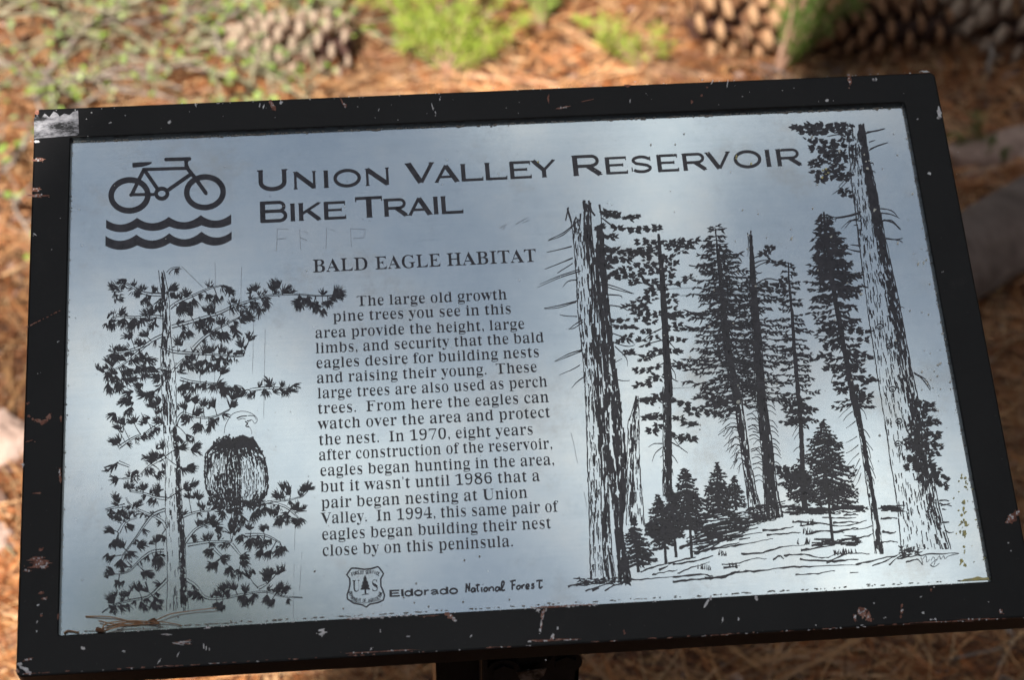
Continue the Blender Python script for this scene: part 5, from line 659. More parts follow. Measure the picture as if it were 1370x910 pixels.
for l in ([(0, 700), (100, 700), (180, 690)], [(0, 760), (70, 752), (160, 760), (240, 740)], [(20, 790), (90, 778), (160, 785)], [(150, 810), (230, 800), (260, 790)], [(0, 880), (100, 885), (170, 860), (250, 860)], [(200, 900), (280, 880), (350, 865)], [(290, 690), (330, 690), (352, 688)], [(290, 735), (320, 732), (350, 735)], [(295, 780), (330, 786), (345, 780)], [(290, 820), (330, 815), (352, 820)],
          [(500, 680), (520, 685), (540, 680)], [(510, 750), (535, 745)], [(350, 880), (400, 870), (470, 862), (570, 858)], [(380, 890), (420, 880), (440, 900)], [(320, 900), (360, 870), (400, 862)], [(260, 905), (320, 880), (360, 860)]): sweep(F6, l, U(2.0, 3.0), .9)
for q in range(22): x0, y0 = F6([(U(280, 350), U(688, 708))])[0]; i.stroke([(x0, y0), (x0 + U(8, 14), y0 + U(-.5, .5))], 2, 1)
for q in range(60): x0, y0 = F6([(U(355, 430), U(838, 868))])[0]; i.stroke([(x0, y0), (x0 + U(-5, 9), y0 + U(-4, 2))], 2.2, .8)
for l in ([(65, 862), (120, 850), (180, 840), (240, 838)], [(100, 858), (180, 850), (260, 835)], [(140, 880), (190, 865), (240, 845)], [(225, 882), (260, 860), (300, 845)], [(170, 878), (200, 868)], [(300, 825), (370, 832), (440, 826), (520, 820)], [(430, 810), (480, 800), (540, 790)], [(520, 842), (620, 830), (700, 825), (810, 792)], [(380, 800), (440, 775), (490, 765)], [(540, 805), (600, 780), (680, 755)], [(460, 790), (500, 770)],
          [(500, 760), (590, 740), (620, 735)], [(550, 690), (640, 660), (740, 640)], [(620, 720), (700, 695), (810, 670)], [(640, 700), (740, 660), (812, 640)], [(620, 640), (700, 600), (812, 590)], [(620, 610), (700, 590), (812, 560)], [(400, 600), (450, 595)], [(400, 620), (440, 640), (480, 640)], [(740, 780), (812, 770)], [(400, 750), (440, 738)], [(640, 620), (740, 610), (810, 615)], [(600, 660), (680, 640), (780, 620)]): sweep(B8, l, U(1.8, 2.8), .8)
for q in range(70): x0, y0 = B8([(U(620, 810), U(560, 680))])[0]; y0 -= (x0 - 930) * .08; i.stroke([(x0, y0), (x0 + U(6, 16), y0 - U(.5, 3))], 2.2, .7, rough=.3)
for q in range(70): x0, y0 = B8([(U(110, 340), U(822, 850))])[0]; i.stroke([(x0, y0), (x0 + U(-10, 6), y0 + U(-1, 3))], 2.4, .7)
for q in range(60): x0, y0 = B8([(U(395, 500), U(590, 640))])[0]; i.stroke([(x0, y0), (x0 + U(4, 9), y0 + U(-2, 2))], 3, 1.2)
for l in ([(433, 872), (440, 892), (436, 900)], [(440, 880), (452, 868), (455, 890), (465, 880)], [(470, 885), (478, 872), (485, 885), (478, 905), (468, 900), (490, 880)], [(490, 885), (500, 868), (505, 880), (515, 868), (520, 878), (535, 868), (570, 860)], [(500, 895), (480, 908), (470, 900)]): i.stroke(catmull(F6(l), 4), .8, .6)
i.build('forest_drawing', M_INK, sign)

# ---- wear on the plate: scratches, drawn guide lines, yellow and pale residue, grime along the frame
i = Ink(.0003)
for l in (((288, 352), (287, 520)), ((323, 358), (322, 440)), ((355, 420), (353, 560)), ((395, 700), (392, 830)), ((404, 740), (400, 800)), ((340, 395), (338, 500)), ((238, 352), (272, 385)), ((870, 388), (1060, 378)), ((880, 397), (1090, 386)), ((900, 520), (1090, 508)), ((760, 560), (790, 700))):
    (x0, y0), (x1, y1) = l; n = 14; pts = [(lerp(x0, x1, t / n) + U(-.3, .3), lerp(y0, y1, t / n) + U(-.3, .3)) for t in range(n + 1)]
    for a in range(0, n, 2):
        if U(0, 1) < .75: i.stroke(pts[a:a + 3], .38, .25)
for l in ([(370, 336), (371, 306), (386, 307)], [(371, 320), (383, 319)], [(402, 334), (401, 307), (412, 312)], [(402, 318), (411, 322)], [(436, 334), (437, 305), (448, 309)], [(470, 330), (469, 306), (489, 307), (487, 318), (472, 319)], [(668, 305), (678, 300)], [(690, 300), (706, 291)], [(672, 307), (676, 303)], [(700, 298), (709, 294)]): i.stroke(l, .45, .3)
tag(i.build('scratch_marks', M_SCR, sign), kind='stuff')
def blotch(ink, cx_, cy_, rx, ry, a=0, zf=0.0, jag=.35, n=11):
    pts = []
    for q in range(n):
        t = 2 * math.pi * q / n; k_ = 1 + U(-jag, jag); x, y = rx * math.cos(t) * k_, ry * math.sin(t) * k_
        pts.append((cx_ + x * math.cos(R(a)) - y * math.sin(R(a)), cy_ + x * math.sin(R(a)) + y * math.cos(R(a))))
    ink.poly([pan(*q, zf) for q in pts], zf + ink.lev())
i = Ink(.0003)
for q in range(18): blotch(i, U(1284, 1294), U(638, 760), U(.8, 2.6), U(.8, 2.8), U(0, 90))
for q in range(26): blotch(i, U(1272, 1318), U(640, 770), U(.5, 1.3), U(.5, 1.3))
for cx_, cy_, n_ in ((1288, 645, 7), (1289, 690, 6)):
    for q in range(n_): t = U(0, 6.28); blotch(i, cx_ + U(3, 6) * math.cos(t), cy_ + U(6, 11) * math.sin(t), U(.8, 1.8), U(.8, 2.2))
i.ppoly([(1284, 778.5), (1290, 775.5), (1300, 774.5), (1308, 772), (1315, 774), (1322, 773), (1323.5, 776.4)])
for x, y in ((1101, 228), (1104, 233), (1100, 238), (1105, 226), (1108, 231)): blotch(i, x, y, 1.5, 1.3)
for x, y in ((985, 209), (1005, 219), (720, 217), (985, 212)): blotch(i, x, y, 1.1, 1.6)
tag(i.build('yellow_residue', M_YEL, sign), kind='stuff')
i = Ink(.0003)
for q in range(110): blotch(i, U(860, 1300), U(170, 640), (k_ := abs(rnd.gauss(0, .7)) + .4), k_ * U(.7, 1.6), U(0, 90), n=7)
for q in range(90): blotch(i, U(1230, 1300), U(330, 560), (k_ := abs(rnd.gauss(0, .7)) + .4), k_, n=7)
for q in range(60): blotch(i, U(100, 860), U(200, 800), U(.35, .8), U(.4, .8), n=7)
tag(i.build('pale_specks', M_SPK, sign), kind='stuff')
i = Ink(.0003)
for a_, b_, n_, dv in (((98, 189.5), (1206, 143), 430, (0, 1)), ((1208, 143), (1323, 776), 260, (-1, .2)), ((97, 190), (81, 848), 90, (1, 0)), ((82, 848), (1322, 776), 260, (0, -1))):
    for q in range(n_ * 2 // 3):
        t = U(0, 1); d = abs(rnd.gauss(0, .9)) + .2; x = lerp(a_[0], b_[0], t) + dv[0] * d; y = lerp(a_[1], b_[1], t) + dv[1] * d
        blotch(i, x, y, U(.5, 3.4) if dv[0] == 0 else U(.4, 1.2), U(.35, .9), -2.5 if dv[0] == 0 else 0, n=7)
for x, y in ((460, 815), (540, 800), (556, 807), (620, 806), (680, 803), (572, 812), (640, 745), (420, 765), (555, 781), (1255, 583), (280, 838), (240, 826), (310, 832), (620, 750)): blotch(i, x + U(-2, 2), y, 1.2, 1.4, n=7)
tag(i.build('grime', M_DUST, sign), kind='stuff')

# ------------------------------------------------------------------ plate, frame and paint damage (sign coordinates)
ZF = .0045
bm = bmesh.new(); box(bm, -.306, .306, -.189, .189, -.0022, 0); bmo('aluminium_plate', bm, M_PANEL, sign)
cs = [pan(45, 148, ZF), pan(1249, 94, ZF), pan(1392, 827, ZF), pan(22, 905, ZF)]
ox0 = (cs[0][0] + cs[3][0]) / 2; ox1 = (cs[1][0] + cs[2][0]) / 2; oy1 = (cs[0][1] + cs[1][1]) / 2; oy0 = (cs[2][1] + cs[3][1]) / 2
iy0 = (pan(80, 850, ZF)[1] + pan(1324, 778, ZF)[1]) / 2
def rrect(x0, x1, y0, y1, r, n=6):
    o = []
    for cx_, cy_, a0 in ((x1 - r, y1 - r, 0), (x0 + r, y1 - r, 90), (x0 + r, y0 + r, 180), (x1 - r, y0 + r, 270)):
        for q in range(n + 1): a = R(a0 + 90 * q / n); o.append((cx_ + r * math.cos(a), cy_ + r * math.sin(a)))
    return o
prof = [('o', .004, -.020), ('o', 0, -.019), ('o', 0, ZF - .0012), ('o', .0004, ZF - .0004), ('o', .0013, ZF), ('i', .0009, ZF), ('i', .0003, ZF - .0003), ('i', 0, ZF - .001), ('i', 0, -.001)]
V = []; Fc = []
for k_, d, z in prof:
    lp = rrect(ox0 + d, ox1 - d, oy0 + d, oy1 - d, .0042 - min(d, .002)) if k_ == 'o' else rrect(-.3 - d, .3 + d, iy0 - d, .1826 + d, .0012 + d)
    n = len(lp); V += [(x, y, z) for x, y in lp]
for a in range(len(prof) - 1):
    for q in range(n): Fc.append((a * n + q, a * n + (q + 1) % n, (a + 1) * n + (q + 1) % n, (a + 1) * n + q))
frame = pyd('frame', V, Fc, M_BLACK, sign)
bm = bmesh.new(); box(bm, ox0 + .004, ox1 - .004, oy0 + .004, oy1 - .004, -.0195, -.0030); bmo('back_panel', bm, M_BLACK, sign)
# fine mitre seams where the rails were welded, filled and sanded: shallow ridge
def chipset(items, m, name):
    i = Ink(.00008)
    for it in items:
        Zf, x, y, w_, h_, a = it[:6]; x, y = Zf([(x, y)])[0]
        if max(w_, h_) >= 8 and min(w_, h_) > 2.3:
            j = Ink(.00009); blotch(j, x, y, w_ / 2, h_ / 2, a, ZF, .45, 14); j.build('paint_chip', m, sign); continue
        blotch(i, x, y, w_ / 2, h_ / 2, a, ZF, .45, 12)
    for q in range(int(len(items) * .35)):
        Zf, x, y, w_, h_, a = items[rnd.randrange(len(items))][:6]; x, y = Zf([(x, y)])[0]
        if w_ < 1.5 and h_ < 1.5: continue
        t = U(0, 6.28); blotch(i, x + math.cos(t) * (w_ * .7 + 1), y + math.sin(t) * (h_ * .7 + .6), U(.4, .9), U(.4, .9), 0, ZF, .4, 7)
    return i
wh = [(FA, 145, 565, 9, 3.4, 0), (FA, 676, 485, 4.5, 4.5, 0), (FA, 440, 488, 4.5, 1.5, -20), (FA, 780, 418, 1.6, 6, -15), (FA, 1035, 420, 2.0, 5, 10), (FA, 1050, 425, 1.6, 6, 15), (FA, 1120, 408, 3.6, 4, 0), (FA, 725, 412, 2.4, 1.2, 0), (FA, 500, 460, 1.6, 1, 0), (FA, 345, 474, 1.5, 1.5, 0), (FA, 365, 448, 2, 2, 0),
      (FB, 382, 425, 1.4, 9, -15), (FB, 395, 448, 1.2, 5, -10), (FB, 412, 395, 1.6, 4, -10), (FB, 1170, 402, 1.6, 6, 5), (FB, 1190, 325, 3, 1.2, 0), (FB, 50, 385, 1.5, 1.5, 0), (FB, 625, 350, 3, 1, 0), (FB, 358, 370, 3, 1.8, 0), (FB, 85, 425, 1.2, 1.2, 0), (FB, 168, 440, 1.2, 2, 0),
      (FC, 128, 325, 1.8, 8, 25), (FC, 188, 333, 1.6, 10, 10), (FC, 88, 317, 2.6, 1.2, 0), (FC, 770, 318, 3, 4, 0), (FC, 780, 317, 2.4, 4, 0), (FC, 585, 400, 5, 3.6, 0), (FC, 975, 284, 12, 2.4, 8), (FC, 1033, 452, 5, 15, -10), (FC, 1027, 470, 3, 5, -10), (FC, 945, 475, 2.4, 1.6, 0), (FC, 407, 360, 1.4, 1.4, 0), (FC, 248, 384, 2, 1.4, 0), (FC, 670, 298, 4.4, 1.4, 0), (FC, 990, 690, 3, 3, 30),
      (FL, 327, 787, 7, 3.6, 40), (FL, 92, 865, 13, 5, 25), (FL, 108, 880, 9, 4.4, 40), (FL, 78, 850, 6, 5, 30), (FL, 120, 884, 3, 4, 20), (FL, 655, 733, 17, 1.8, 2), (FL, 485, 798, 5, 1.6, 0), (FL, 730, 762, 16, 1, -4), (FL, 700, 770, 14, 1, 12), (FL, 800, 778, 1.2, 8, 0), (FL, 810, 788, 1.2, 6, 0), (FL, 822, 790, 1, 5, 0), (FL, 625, 838, 1.3, 8, 35), (FL, 700, 810, 1.2, 7, 25), (FL, 817, 706, 7, 2.6, 0), (FL, 150, 617, 5, 2, -40), (FL, 162, 657, 1.6, 3, 0), (FL, 146, 683, 1.6, 4, 20), (FL, 90, 65, 3, 4, 0),
      (FM, 85, 175, 8, 5, -10), (FM, 80, 190, 7, 3.4, 0), (FM, 92, 184, 6, 4, 0), (FM, 400, 198, 5, 2, 0), (FM, 572, 140, 3.4, 4, 40), (FM, 630, 197, 1.4, 6, 35), (FM, 893, 120, 3.0, 10, 5), (FM, 888, 150, 2.4, 9, 5), (FM, 884, 175, 2.4, 6, 0), (FM, 876, 100, 6, 5, 20), (FM, 905, 101, 4, 5, 0), (FM, 930, 195, 3, 6, 25), (FM, 926, 206, 3, 3, 0), (FM, 948, 168, 2, 4, 0), (FM, 845, 216, 5, 2.2, 0), (FM, 985, 211, 10, 1.6, 0), (FM, 1010, 210, 6, 1.4, 0), (FM, 870, 215, 3, 1.6, 0), (FM, 905, 285, 1.8, 1.8, 0), (FM, 298, 175, 1.2, 2.4, 0), (FM, 265, 242, 2, 3, 0), (FM, 840, 318, 0.5, .5, 0),
      (FR, 207, 460, 3.6, 12, 30), (FR, 222, 440, 3, 6, 10), (FR, 387, 438, 4, 4.4, 0), (FR, 390, 446, 3, 3, 0), (FR, 265, 520, 2.6, 5, 15), (FR, 323, 517, 2, 4.4, 0), (FR, 1000, 495, 3.6, 2.6, 0), (FR, 1028, 520, 3, 2.4, 0), (FR, 1045, 518, 3.4, 2.4, 30), (FR, 1313, 238, 2.2, 1.8, 0), (FR, 1322, 267, 1.6, 1.6, 0), (FR, 992, 436, 3.4, 1.6, -20), (FR, 862, 512, 2, 1.4, 0), (FR, 820, 460, 2, 2, 0), (FR, 1240, 455, 2, 1, 30), (FR, 1125, 525, 10, 1, -1), (FR, 1040, 400, 3, 1.4, 0), (FR, 607, 540, 1.4, 1.4, 0), (FR, 775, 540, 5, 1.4, 0), (FR, 18, 453, 3, 1.4, 0), (FR, 300, 430, 3, 1, 0),
      (FK, 115, 40, .6, .6, 0), (FK, 107, 43, 1.2, 1.2, 0), (FK, 64, 300, 1.6, 2.4, 0), (FK, 104, 773, 1.4, 3, 20), (FJ, 122, 478, 5, 1.4, 40), (FJ, 180, 531, 1.2, 1.2, 0), (FJ, 210, 422, 1.1, 1.1, 0), (FJ, 205, 850, 2, 1, 0), (E5, 600, 30, 1.6, 1.6, 0), (E5, 655, 278, 3, 3, 0), (E5, 715, 720, 1.5, 2, 0)]
rs = [(FA, 155, 635, 15, 4.4, -2), (FA, 145, 755, 13, 5.6, 0), (FA, 155, 780, 22, 4.4, 0), (FA, 1085, 420, 5.5, 13, -30), (FA, 1078, 402, 5, 4, -40), (FA, 1093, 436, 5, 4, 0), (FB, 33, 418, 4.4, 8, -30), (FB, 20, 400, 2, 12, -20), (FB, 845, 392, 2.4, 12, 0), (FB, 1160, 341, 8, 3.6, 0), (FB, 900, 428, 18, 2.0, -12), (FB, 1000, 400, 14, 1.2, -12), (FC, 675, 318, 4.2, 15, -5), (FC, 47, 405, 4, 4, 0), (FC, 108, 347, 3, 2, 0), (FC, 85, 380, 3, 3, 0), (FA, 148, 448, 5, 5, 0),
      (FL, 140, 178, 10, 1.8, 0), (FL, 150, 432, 20, 4, -3), (FL, 150, 443, 26, 4, 2), (FL, 156, 455, 28, 4.4, 0), (FL, 145, 467, 24, 4, -2), (FL, 165, 468, 12, 5, 0), (FL, 108, 481, 11, 3.6, 0), (FL, 183, 455, 5, 8, 0), (FL, 160, 400, 5, 5, 0), (FL, 163, 570, 8, 3.6, 0), (FL, 175, 592, 8, 4, -20), (FL, 162, 657, 3.4, 3.4, 0), (FL, 110, 831, 13, 2.8, -12), (FL, 236, 100, 3, 16, 0), (FL, 238, 120, 3, 10, 0), (FL, 228, 660, 2.4, 8, 0), (FL, 725, 768, 26, 1.6, 6), (FL, 715, 762, 20, 1.6, -12), (FL, 68, 875, 5, 6, 0),
      (FK, 122, 180, 15, 6, -10), (FK, 138, 165, 6, 8, 20), (FK, 108, 176, 8, 4, 10), (FK, 78, 127, 5, 3.6, 0), (FK, 82, 164, 4, 3.6, 0), (FK, 94, 172, 3.6, 3, 0), (FK, 80, 235, 12, 2, -15), (FK, 172, 170, 2.4, 8, 0), (FK, 107, 381, 8, 1.8, 0), (FK, 115, 542, 5, 4, 0),
      (FM, 552, 122, 8, 7, 30), (FM, 565, 132, 8, 5, 45), (FM, 540, 115, 5, 4, 20), (FM, 893, 118, 4.4, 12, 5), (FM, 888, 160, 3, 10, 5), (FM, 930, 200, 4.4, 7, 25), (FM, 1192, 182, 3, 6, -20), (FM, 900, 213, 36, 2.4, -1.5), (FM, 350, 250, 60, 1.3, -3), (FM, 220, 258, 40, 1.2, -3), (FM, 985, 209, 30, 1.8, -1), (FM, 960, 87, 60, 2.2, -4), (FM, 1060, 82, 30, 1.6, -4), (FM, 200, 133, 26, 1.2, -3), (FM, 480, 123, 20, 1, -3),
      (FR, 768, 490, 6, 9, 10), (FR, 780, 497, 9, 12, 0), (FR, 797, 508, 8, 11, 0), (FR, 750, 512, 4, 9, 0), (FR, 805, 520, 5, 6, 0), (FR, 785, 484, 7, 5, 0), (FR, 922, 470, 3, 6, 0), (FR, 922, 488, 4, 8, 0), (FR, 918, 508, 2.6, 5, 0), (FR, 1285, 490, 4.4, 8, 0), (FR, 1322, 150, 12, 11, 0), (FR, 1330, 138, 16, 9, -20), (FR, 1343, 128, 10, 8, -40), (FR, 1310, 160, 7, 5, 0), (FR, 1050, 528, 60, 1.3, -2), (FR, 1200, 518, 50, 1.2, -2), (FR, 1030, 410, 3, 2, 0)]
i = chipset(rs, M_RCHIP, 'rust')
for t in range(9): x = 94 + t * 14 / 1.0; (x0, y0), = FJ([(95 + t * 14, 800 - t * 7)]); blotch(i, x0, y0, U(1, 3.4), .8, -25, ZF)
for q in range(70):                # worn outer arris, lower edge
    t = U(0, 1); x, y = lerp(24, 1388, t), lerp(904, 826.5, t); blotch(i, x, y - U(.2, 1.5), U(1, 6), U(.3, .8), -3.3, ZF, .4, 8)
tag(i.build('rust_coloured_chips', M_RCHIP, sign), kind='stuff')
i = chipset(wh, M_WCHIP, 'white')
# white scars inside the larger primer chips
for Zf, x, y, w_, h_, a in rs:
    if w_ * h_ > 30 and Zf is not FK:
        for q in range(3): (x0, y0), = Zf([(x, y)]); blotch(i, x0 + U(-w_, w_) * .3, y0 + U(-h_, h_) * .3, U(.5, 1.6), U(.5, 1.6), 0, ZF + .0002, .4, 8)
for a_, b_, n_ in (((700, 814.0), (800, 808.5), 34), ((455, 828.5), (560, 822.5), 30), ((580, 821), (1310, 779), 60), ((84, 850), (500, 826), 40)):
    for q in range(n_):
        t = U(0, 1); x, y = lerp(a_[0], b_[0], t), lerp(a_[1], b_[1], t); s_ = 1 if n_ < 35 else .45
        blotch(i, x, y + U(0, 1.2), U(.6, 3.0) * s_, U(.5, 1.9) * s_, U(-20, 20), ZF, .4, 8)
for q in range(36): t = U(0, 1); blotch(i, lerp(24, 1388, t), lerp(904, 826.5, t) - U(0, 1), U(.5, 2.2), U(.3, .8), 0, ZF, .4, 8)
for q in range(40): t = U(0, 1); blotch(i, lerp(46, 1246, t), lerp(148.5, 95.5, t) + U(0, 1.2), U(.4, 1.4), U(.3, .7), 0, ZF, .4, 8)
for q in range(24):
    t = U(0, 1); x = lerp(110, 1240, t); blotch(i, x, lerp(150, 96, t) + U(6, 34), U(.25, .6), U(.25, .6), 0, ZF, .3, 6)
tag(i.build('bare_metal_chips', M_WCHIP, sign), kind='stuff')
i = Ink(.0002); top = [(45.5, 158), (50, 154), (54, 159), (60, 152), (66, 157), (72, 149), (77, 152), (80, 156), (86, 152), (93, 154), (98, 149.5), (104.5, 147.8)]
i.ppoly(top + [(105.2, 160), (105.6, 179), (103, 181), (80, 183), (60, 184.6), (46, 186)], ZF)
i.build('silver_corner_patch', M_PATCH, sign)
i = Ink(.00025); i.stroke(ell(49.5, 151, 2.4, 2.2, 14), 1.0, zf=ZF); i.build('corner_rivet_mark', M_RCHIP, sign)
MS = Matrix.Translation(SC) @ Matrix.Rotation(TILT, 4, 'X')
sign.location = (0, 0, 0); sign.rotation_euler = (0, 0, 0)
for o in list(COL.objects):
    if o.parent is sign: o.matrix_basis = MS
# bracket, post, bolts (world coordinates)
def at_y(u, v, Y):
    d = P @ (RT @ Vector(((u - 685) / F, (v - 455) / F, 1))); k = (Y - CW.y) / d.y; return CW + d * k
xa = at_y(583, 890, -.055).x; xb = at_y(652, 890, -.055).x; xc = at_y(775, 890, -.085).x; xd = at_y(651, 890, -.085).x
bm = bmesh.new(); box(bm, xa, xb + .035, -.055, .045, 0, .715); post = bmo('post', bm, M_BLACK, sign, bevel=.003)
bm = bmesh.new(); box(bm, xd, xc, -.085, -.0565, .42, .700); box(bm, xd - .004, xd, -.095, -.0565, .42, .705); box(bm, xc - .004, xc, -.085, .04, .42, .705); bmo('mounting_bracket', bm, M_BLACK, sign, bevel=.001)
bm = bmesh.new(); box(bm, xa - .03, xc + .03, -.10, .12, -.0255, -.0205); pl = bmo('mounting_plate', bm, M_BLACK, sign, bevel=.001); pl.matrix_basis = MS
for u, v in ((673, 893), (756, 881)):
    q = at_y(u, v, -.086); bm = bmesh.new(); bmesh.ops.create_cone(bm, cap_ends=True, segments=6, radius1=.0085, radius2=.0085, depth=.008); bmesh.ops.create_cone(bm, cap_ends=True, segments=20, radius1=.012, radius2=.012, depth=.003)
    b = bmo('bolt', bm, M_BLACK, sign); b.location = (q.x, -.089, q.z); b.rotation_euler = (R(90), 0, 0)
i = Ink(); q0 = at_y(708, 900, -.0865)
pts = [(-.010, .006), (.012, .009), (.010, 0), (.004, -.008), (-.002, -.009), (-.007, -.003)]
b = pyd('bent_washer', [(q0.x + x, -.0872 - abs(x) * .3, q0.z + y) for x, y in pts] + [(q0.x + x, -.0882 - abs(x) * .3, q0.z + y) for x, y in pts], [tuple(range(6)), tuple(range(6, 12))] + [(k, (k + 1) % 6, (k + 1) % 6 + 6, k + 6) for k in range(6)], M_BOLT, sign)

# ---- tubes
def tube(V, Fc, pts, r0, r1, n=5, cols=None, col=None):
    L = len(pts); b0 = len(V)
    for j, p_ in enumerate(pts):
        p_ = Vector(p_); a = Vector(pts[max(0, j - 1)]); c = Vector(pts[min(L - 1, j + 1)]); t = (c - a).normalized()
        s_ = t.cross(Vector((0, 0, 1)) if abs(t.z) < .9 else Vector((1, 0, 0))).normalized(); u_ = s_.cross(t); r = lerp(r0, r1, j / max(1, L - 1))
        for k in range(n):
            g = 2 * math.pi * k / n; V.append(tuple(p_ + s_ * (r * math.cos(g)) + u_ * (r * math.sin(g))))
            if cols is not None: cols.append(col)
    for j in range(L - 1):
        for k in range(n): Fc.append((b0 + j * n + k, b0 + j * n + (k + 1) % n, b0 + (j + 1) * n + (k + 1) % n, b0 + (j + 1) * n + k))
    Fc.append(tuple(b0 + k for k in range(n))[::-1]); Fc.append(tuple(b0 + (L - 1) * n + k for k in range(n)))
# dry pine needles caught in the lower left corner of the plate
nb = empty('pine_needle_bundle', SC, 'bundle of reddish dry pine needles lying on the lower left corner of the plate', 'pine needles'); nb.matrix_basis = MS
NL = [[(114.7, 826), (135, 826.6), (155, 828), (175, 832.5), (200, 836)], [(133, 833), (150, 836.5), (175, 837.5), (205, 834), (232, 836), (244, 839.5)], [(135, 845), (150, 839), (165, 836), (190, 835.5), (212, 831), (230, 824), (255, 819.5), (290, 816)],
      [(138, 847), (152, 843), (170, 836), (182, 834), (215, 835)], [(138, 845), (143, 838), (158, 834.5), (185, 834), (214, 836.5)], [(150, 845), (168, 840), (190, 839), (215, 838)]]
for k_, l in enumerate(NL):
    V = []; Fc = []; c_ = catmull(l, 5); tube(V, Fc, [(*pan(x, y), .0010 + .0012 * math.sin(j * .25 + k_) ** 2 + .0006 * k_) for j, (x, y) in enumerate(c_)], .00045, .00028, 5); pyd('needle', V, Fc, M_DRY, nb, True)
V = []; Fc = []; tube(V, Fc, [(*pan(130, 844), .002), (*pan(134, 845), .0025), (*pan(139, 846.5), .002)], .0018, .0013, 6); pyd('sheath', V, Fc, M_BARK, nb, True)
for k_, (l, lb) in enumerate((([(86, 849), (91, 845.5), (98, 846), (106, 848)], 'small curled straw coloured scrap in the very corner of the silver plate'), ([(200, 833), (204, 831), (207, 829.5), (210, 832)], 'tiny dark bud scale caught on the needles at the lower left of the plate'))):
    V = []; Fc = []; tube(V, Fc, [(*pan(x, y), .0014) for x, y in catmull(l, 4)], .0006 + .0006 * k_, .0004, 5)
    cn_ = pyd('plant_scrap', V, Fc, M_DRY if k_ == 0 else M_BARK, None, True); cn_.matrix_basis = MS; tag(cn_, lb, 'plant scrap')

# ------------------------------------------------------------------ ground
def gh(x, y): return .05 * noise.noise(Vector((x * .9, y * .9, 3))) + .018 * noise.noise(Vector((x * 4, y * 4, 7)))
def grid(a, b, n, f=1): return [lerp(a, b, t / n) for t in range(n + 1)]
xs = [-400, -120, -40, -14, -6] + grid(-3, 3, 90) + [6, 14, 40, 120, 400]; ys = [-400, -120, -40, -14, -5] + grid(-1.5, 5, 96) + [8, 16, 45, 130, 400]
V = [(x, y, (gh(x, y) if max(abs(x), abs(y)) < 8 else .4 * noise.noise(Vector((x * .05, y * .05, 1)))) - .006) for y in ys for x in xs]; nx = len(xs)
Fc = [(j * nx + k, j * nx + k + 1, (j + 1) * nx + k + 1, (j + 1) * nx + k) for j in range(len(ys) - 1) for k in range(nx - 1)]
tag(pyd('ground', V, Fc, M_SOIL, None, True), kind='structure')
def G(u, v, z=0):
    p_ = gnd(u, v, z); return Vector((p_.x, p_.y, gh(p_.x, p_.y) + z))
# needle litter
PAL = [(.56, .26, .10), (.66, .36, .16), (.44, .17, .06), (.28, .10, .035), (.74, .47, .25), (.11, .045, .02), (.50, .29, .16), (.38, .13, .04), (.20, .075, .03)]
def litter(name, n, region, zmax=.018, seed=1, kmin=.75):
    r = random.Random(seed); V = []; Fc = []; C_ = []
    for q in range(n):
        cx_, cy_ = region(r); a0 = r.uniform(0, 6.28); nn = r.choice((1, 2, 3)); col = r.choice(PAL); k = r.uniform(kmin, 1.15) * (1 + .9 * noise.noise(Vector((cx_ * 2.6, cy_ * 2.6, 5))))
        z0 = r.uniform(0, zmax)
        for m_ in range(nn):
            a = a0 + r.uniform(-.12, .12); L = r.uniform(.07, .19); bend = r.uniform(-.9, .9); w_ = r.uniform(.0008, .0013); x, y = cx_, cy_; tilt = r.uniform(-.04, .10); b = len(V)
            for s_ in range(5):
                t = s_ / 4; aa = a + bend * t; ww = w_ * (1 - .6 * t); nx_, ny_ = -math.sin(aa) * ww, math.cos(aa) * ww
                z = gh(x, y) + z0 + .002 + tilt * L * t * .5
                V += [(x + nx_, y + ny_, z), (x - nx_, y - ny_, z + .0004), (x, y, z + ww * .9)]; C_ += [[c_ * k for c_ in col]] * 3
                x += math.cos(aa) * L / 4; y += math.sin(aa) * L / 4
            for s_ in range(4):
                for e0, e1 in ((0, 2), (2, 1)): Fc.append((b + s_ * 3 + e0, b + s_ * 3 + e1, b + s_ * 3 + 3 + e1, b + s_ * 3 + 3 + e0))
    return tag(pyd(name, V, Fc, M_LIT, None, False, C_), kind='stuff')
def reg_view(r):
    while True:
        u, v = r.uniform(-260, 1630), r.uniform(-260, 1020); p_ = gnd(u, v)
        if 40 < u < 1230 and 200 < v < 800: continue
        return p_.x, p_.y
litter('pine_needle_litter', 15000, reg_view)
litter('scattered_needles', 9000, lambda r: (r.gauss(0, 1.9), 1.4 + r.gauss(0, 1.9)), seed=5)
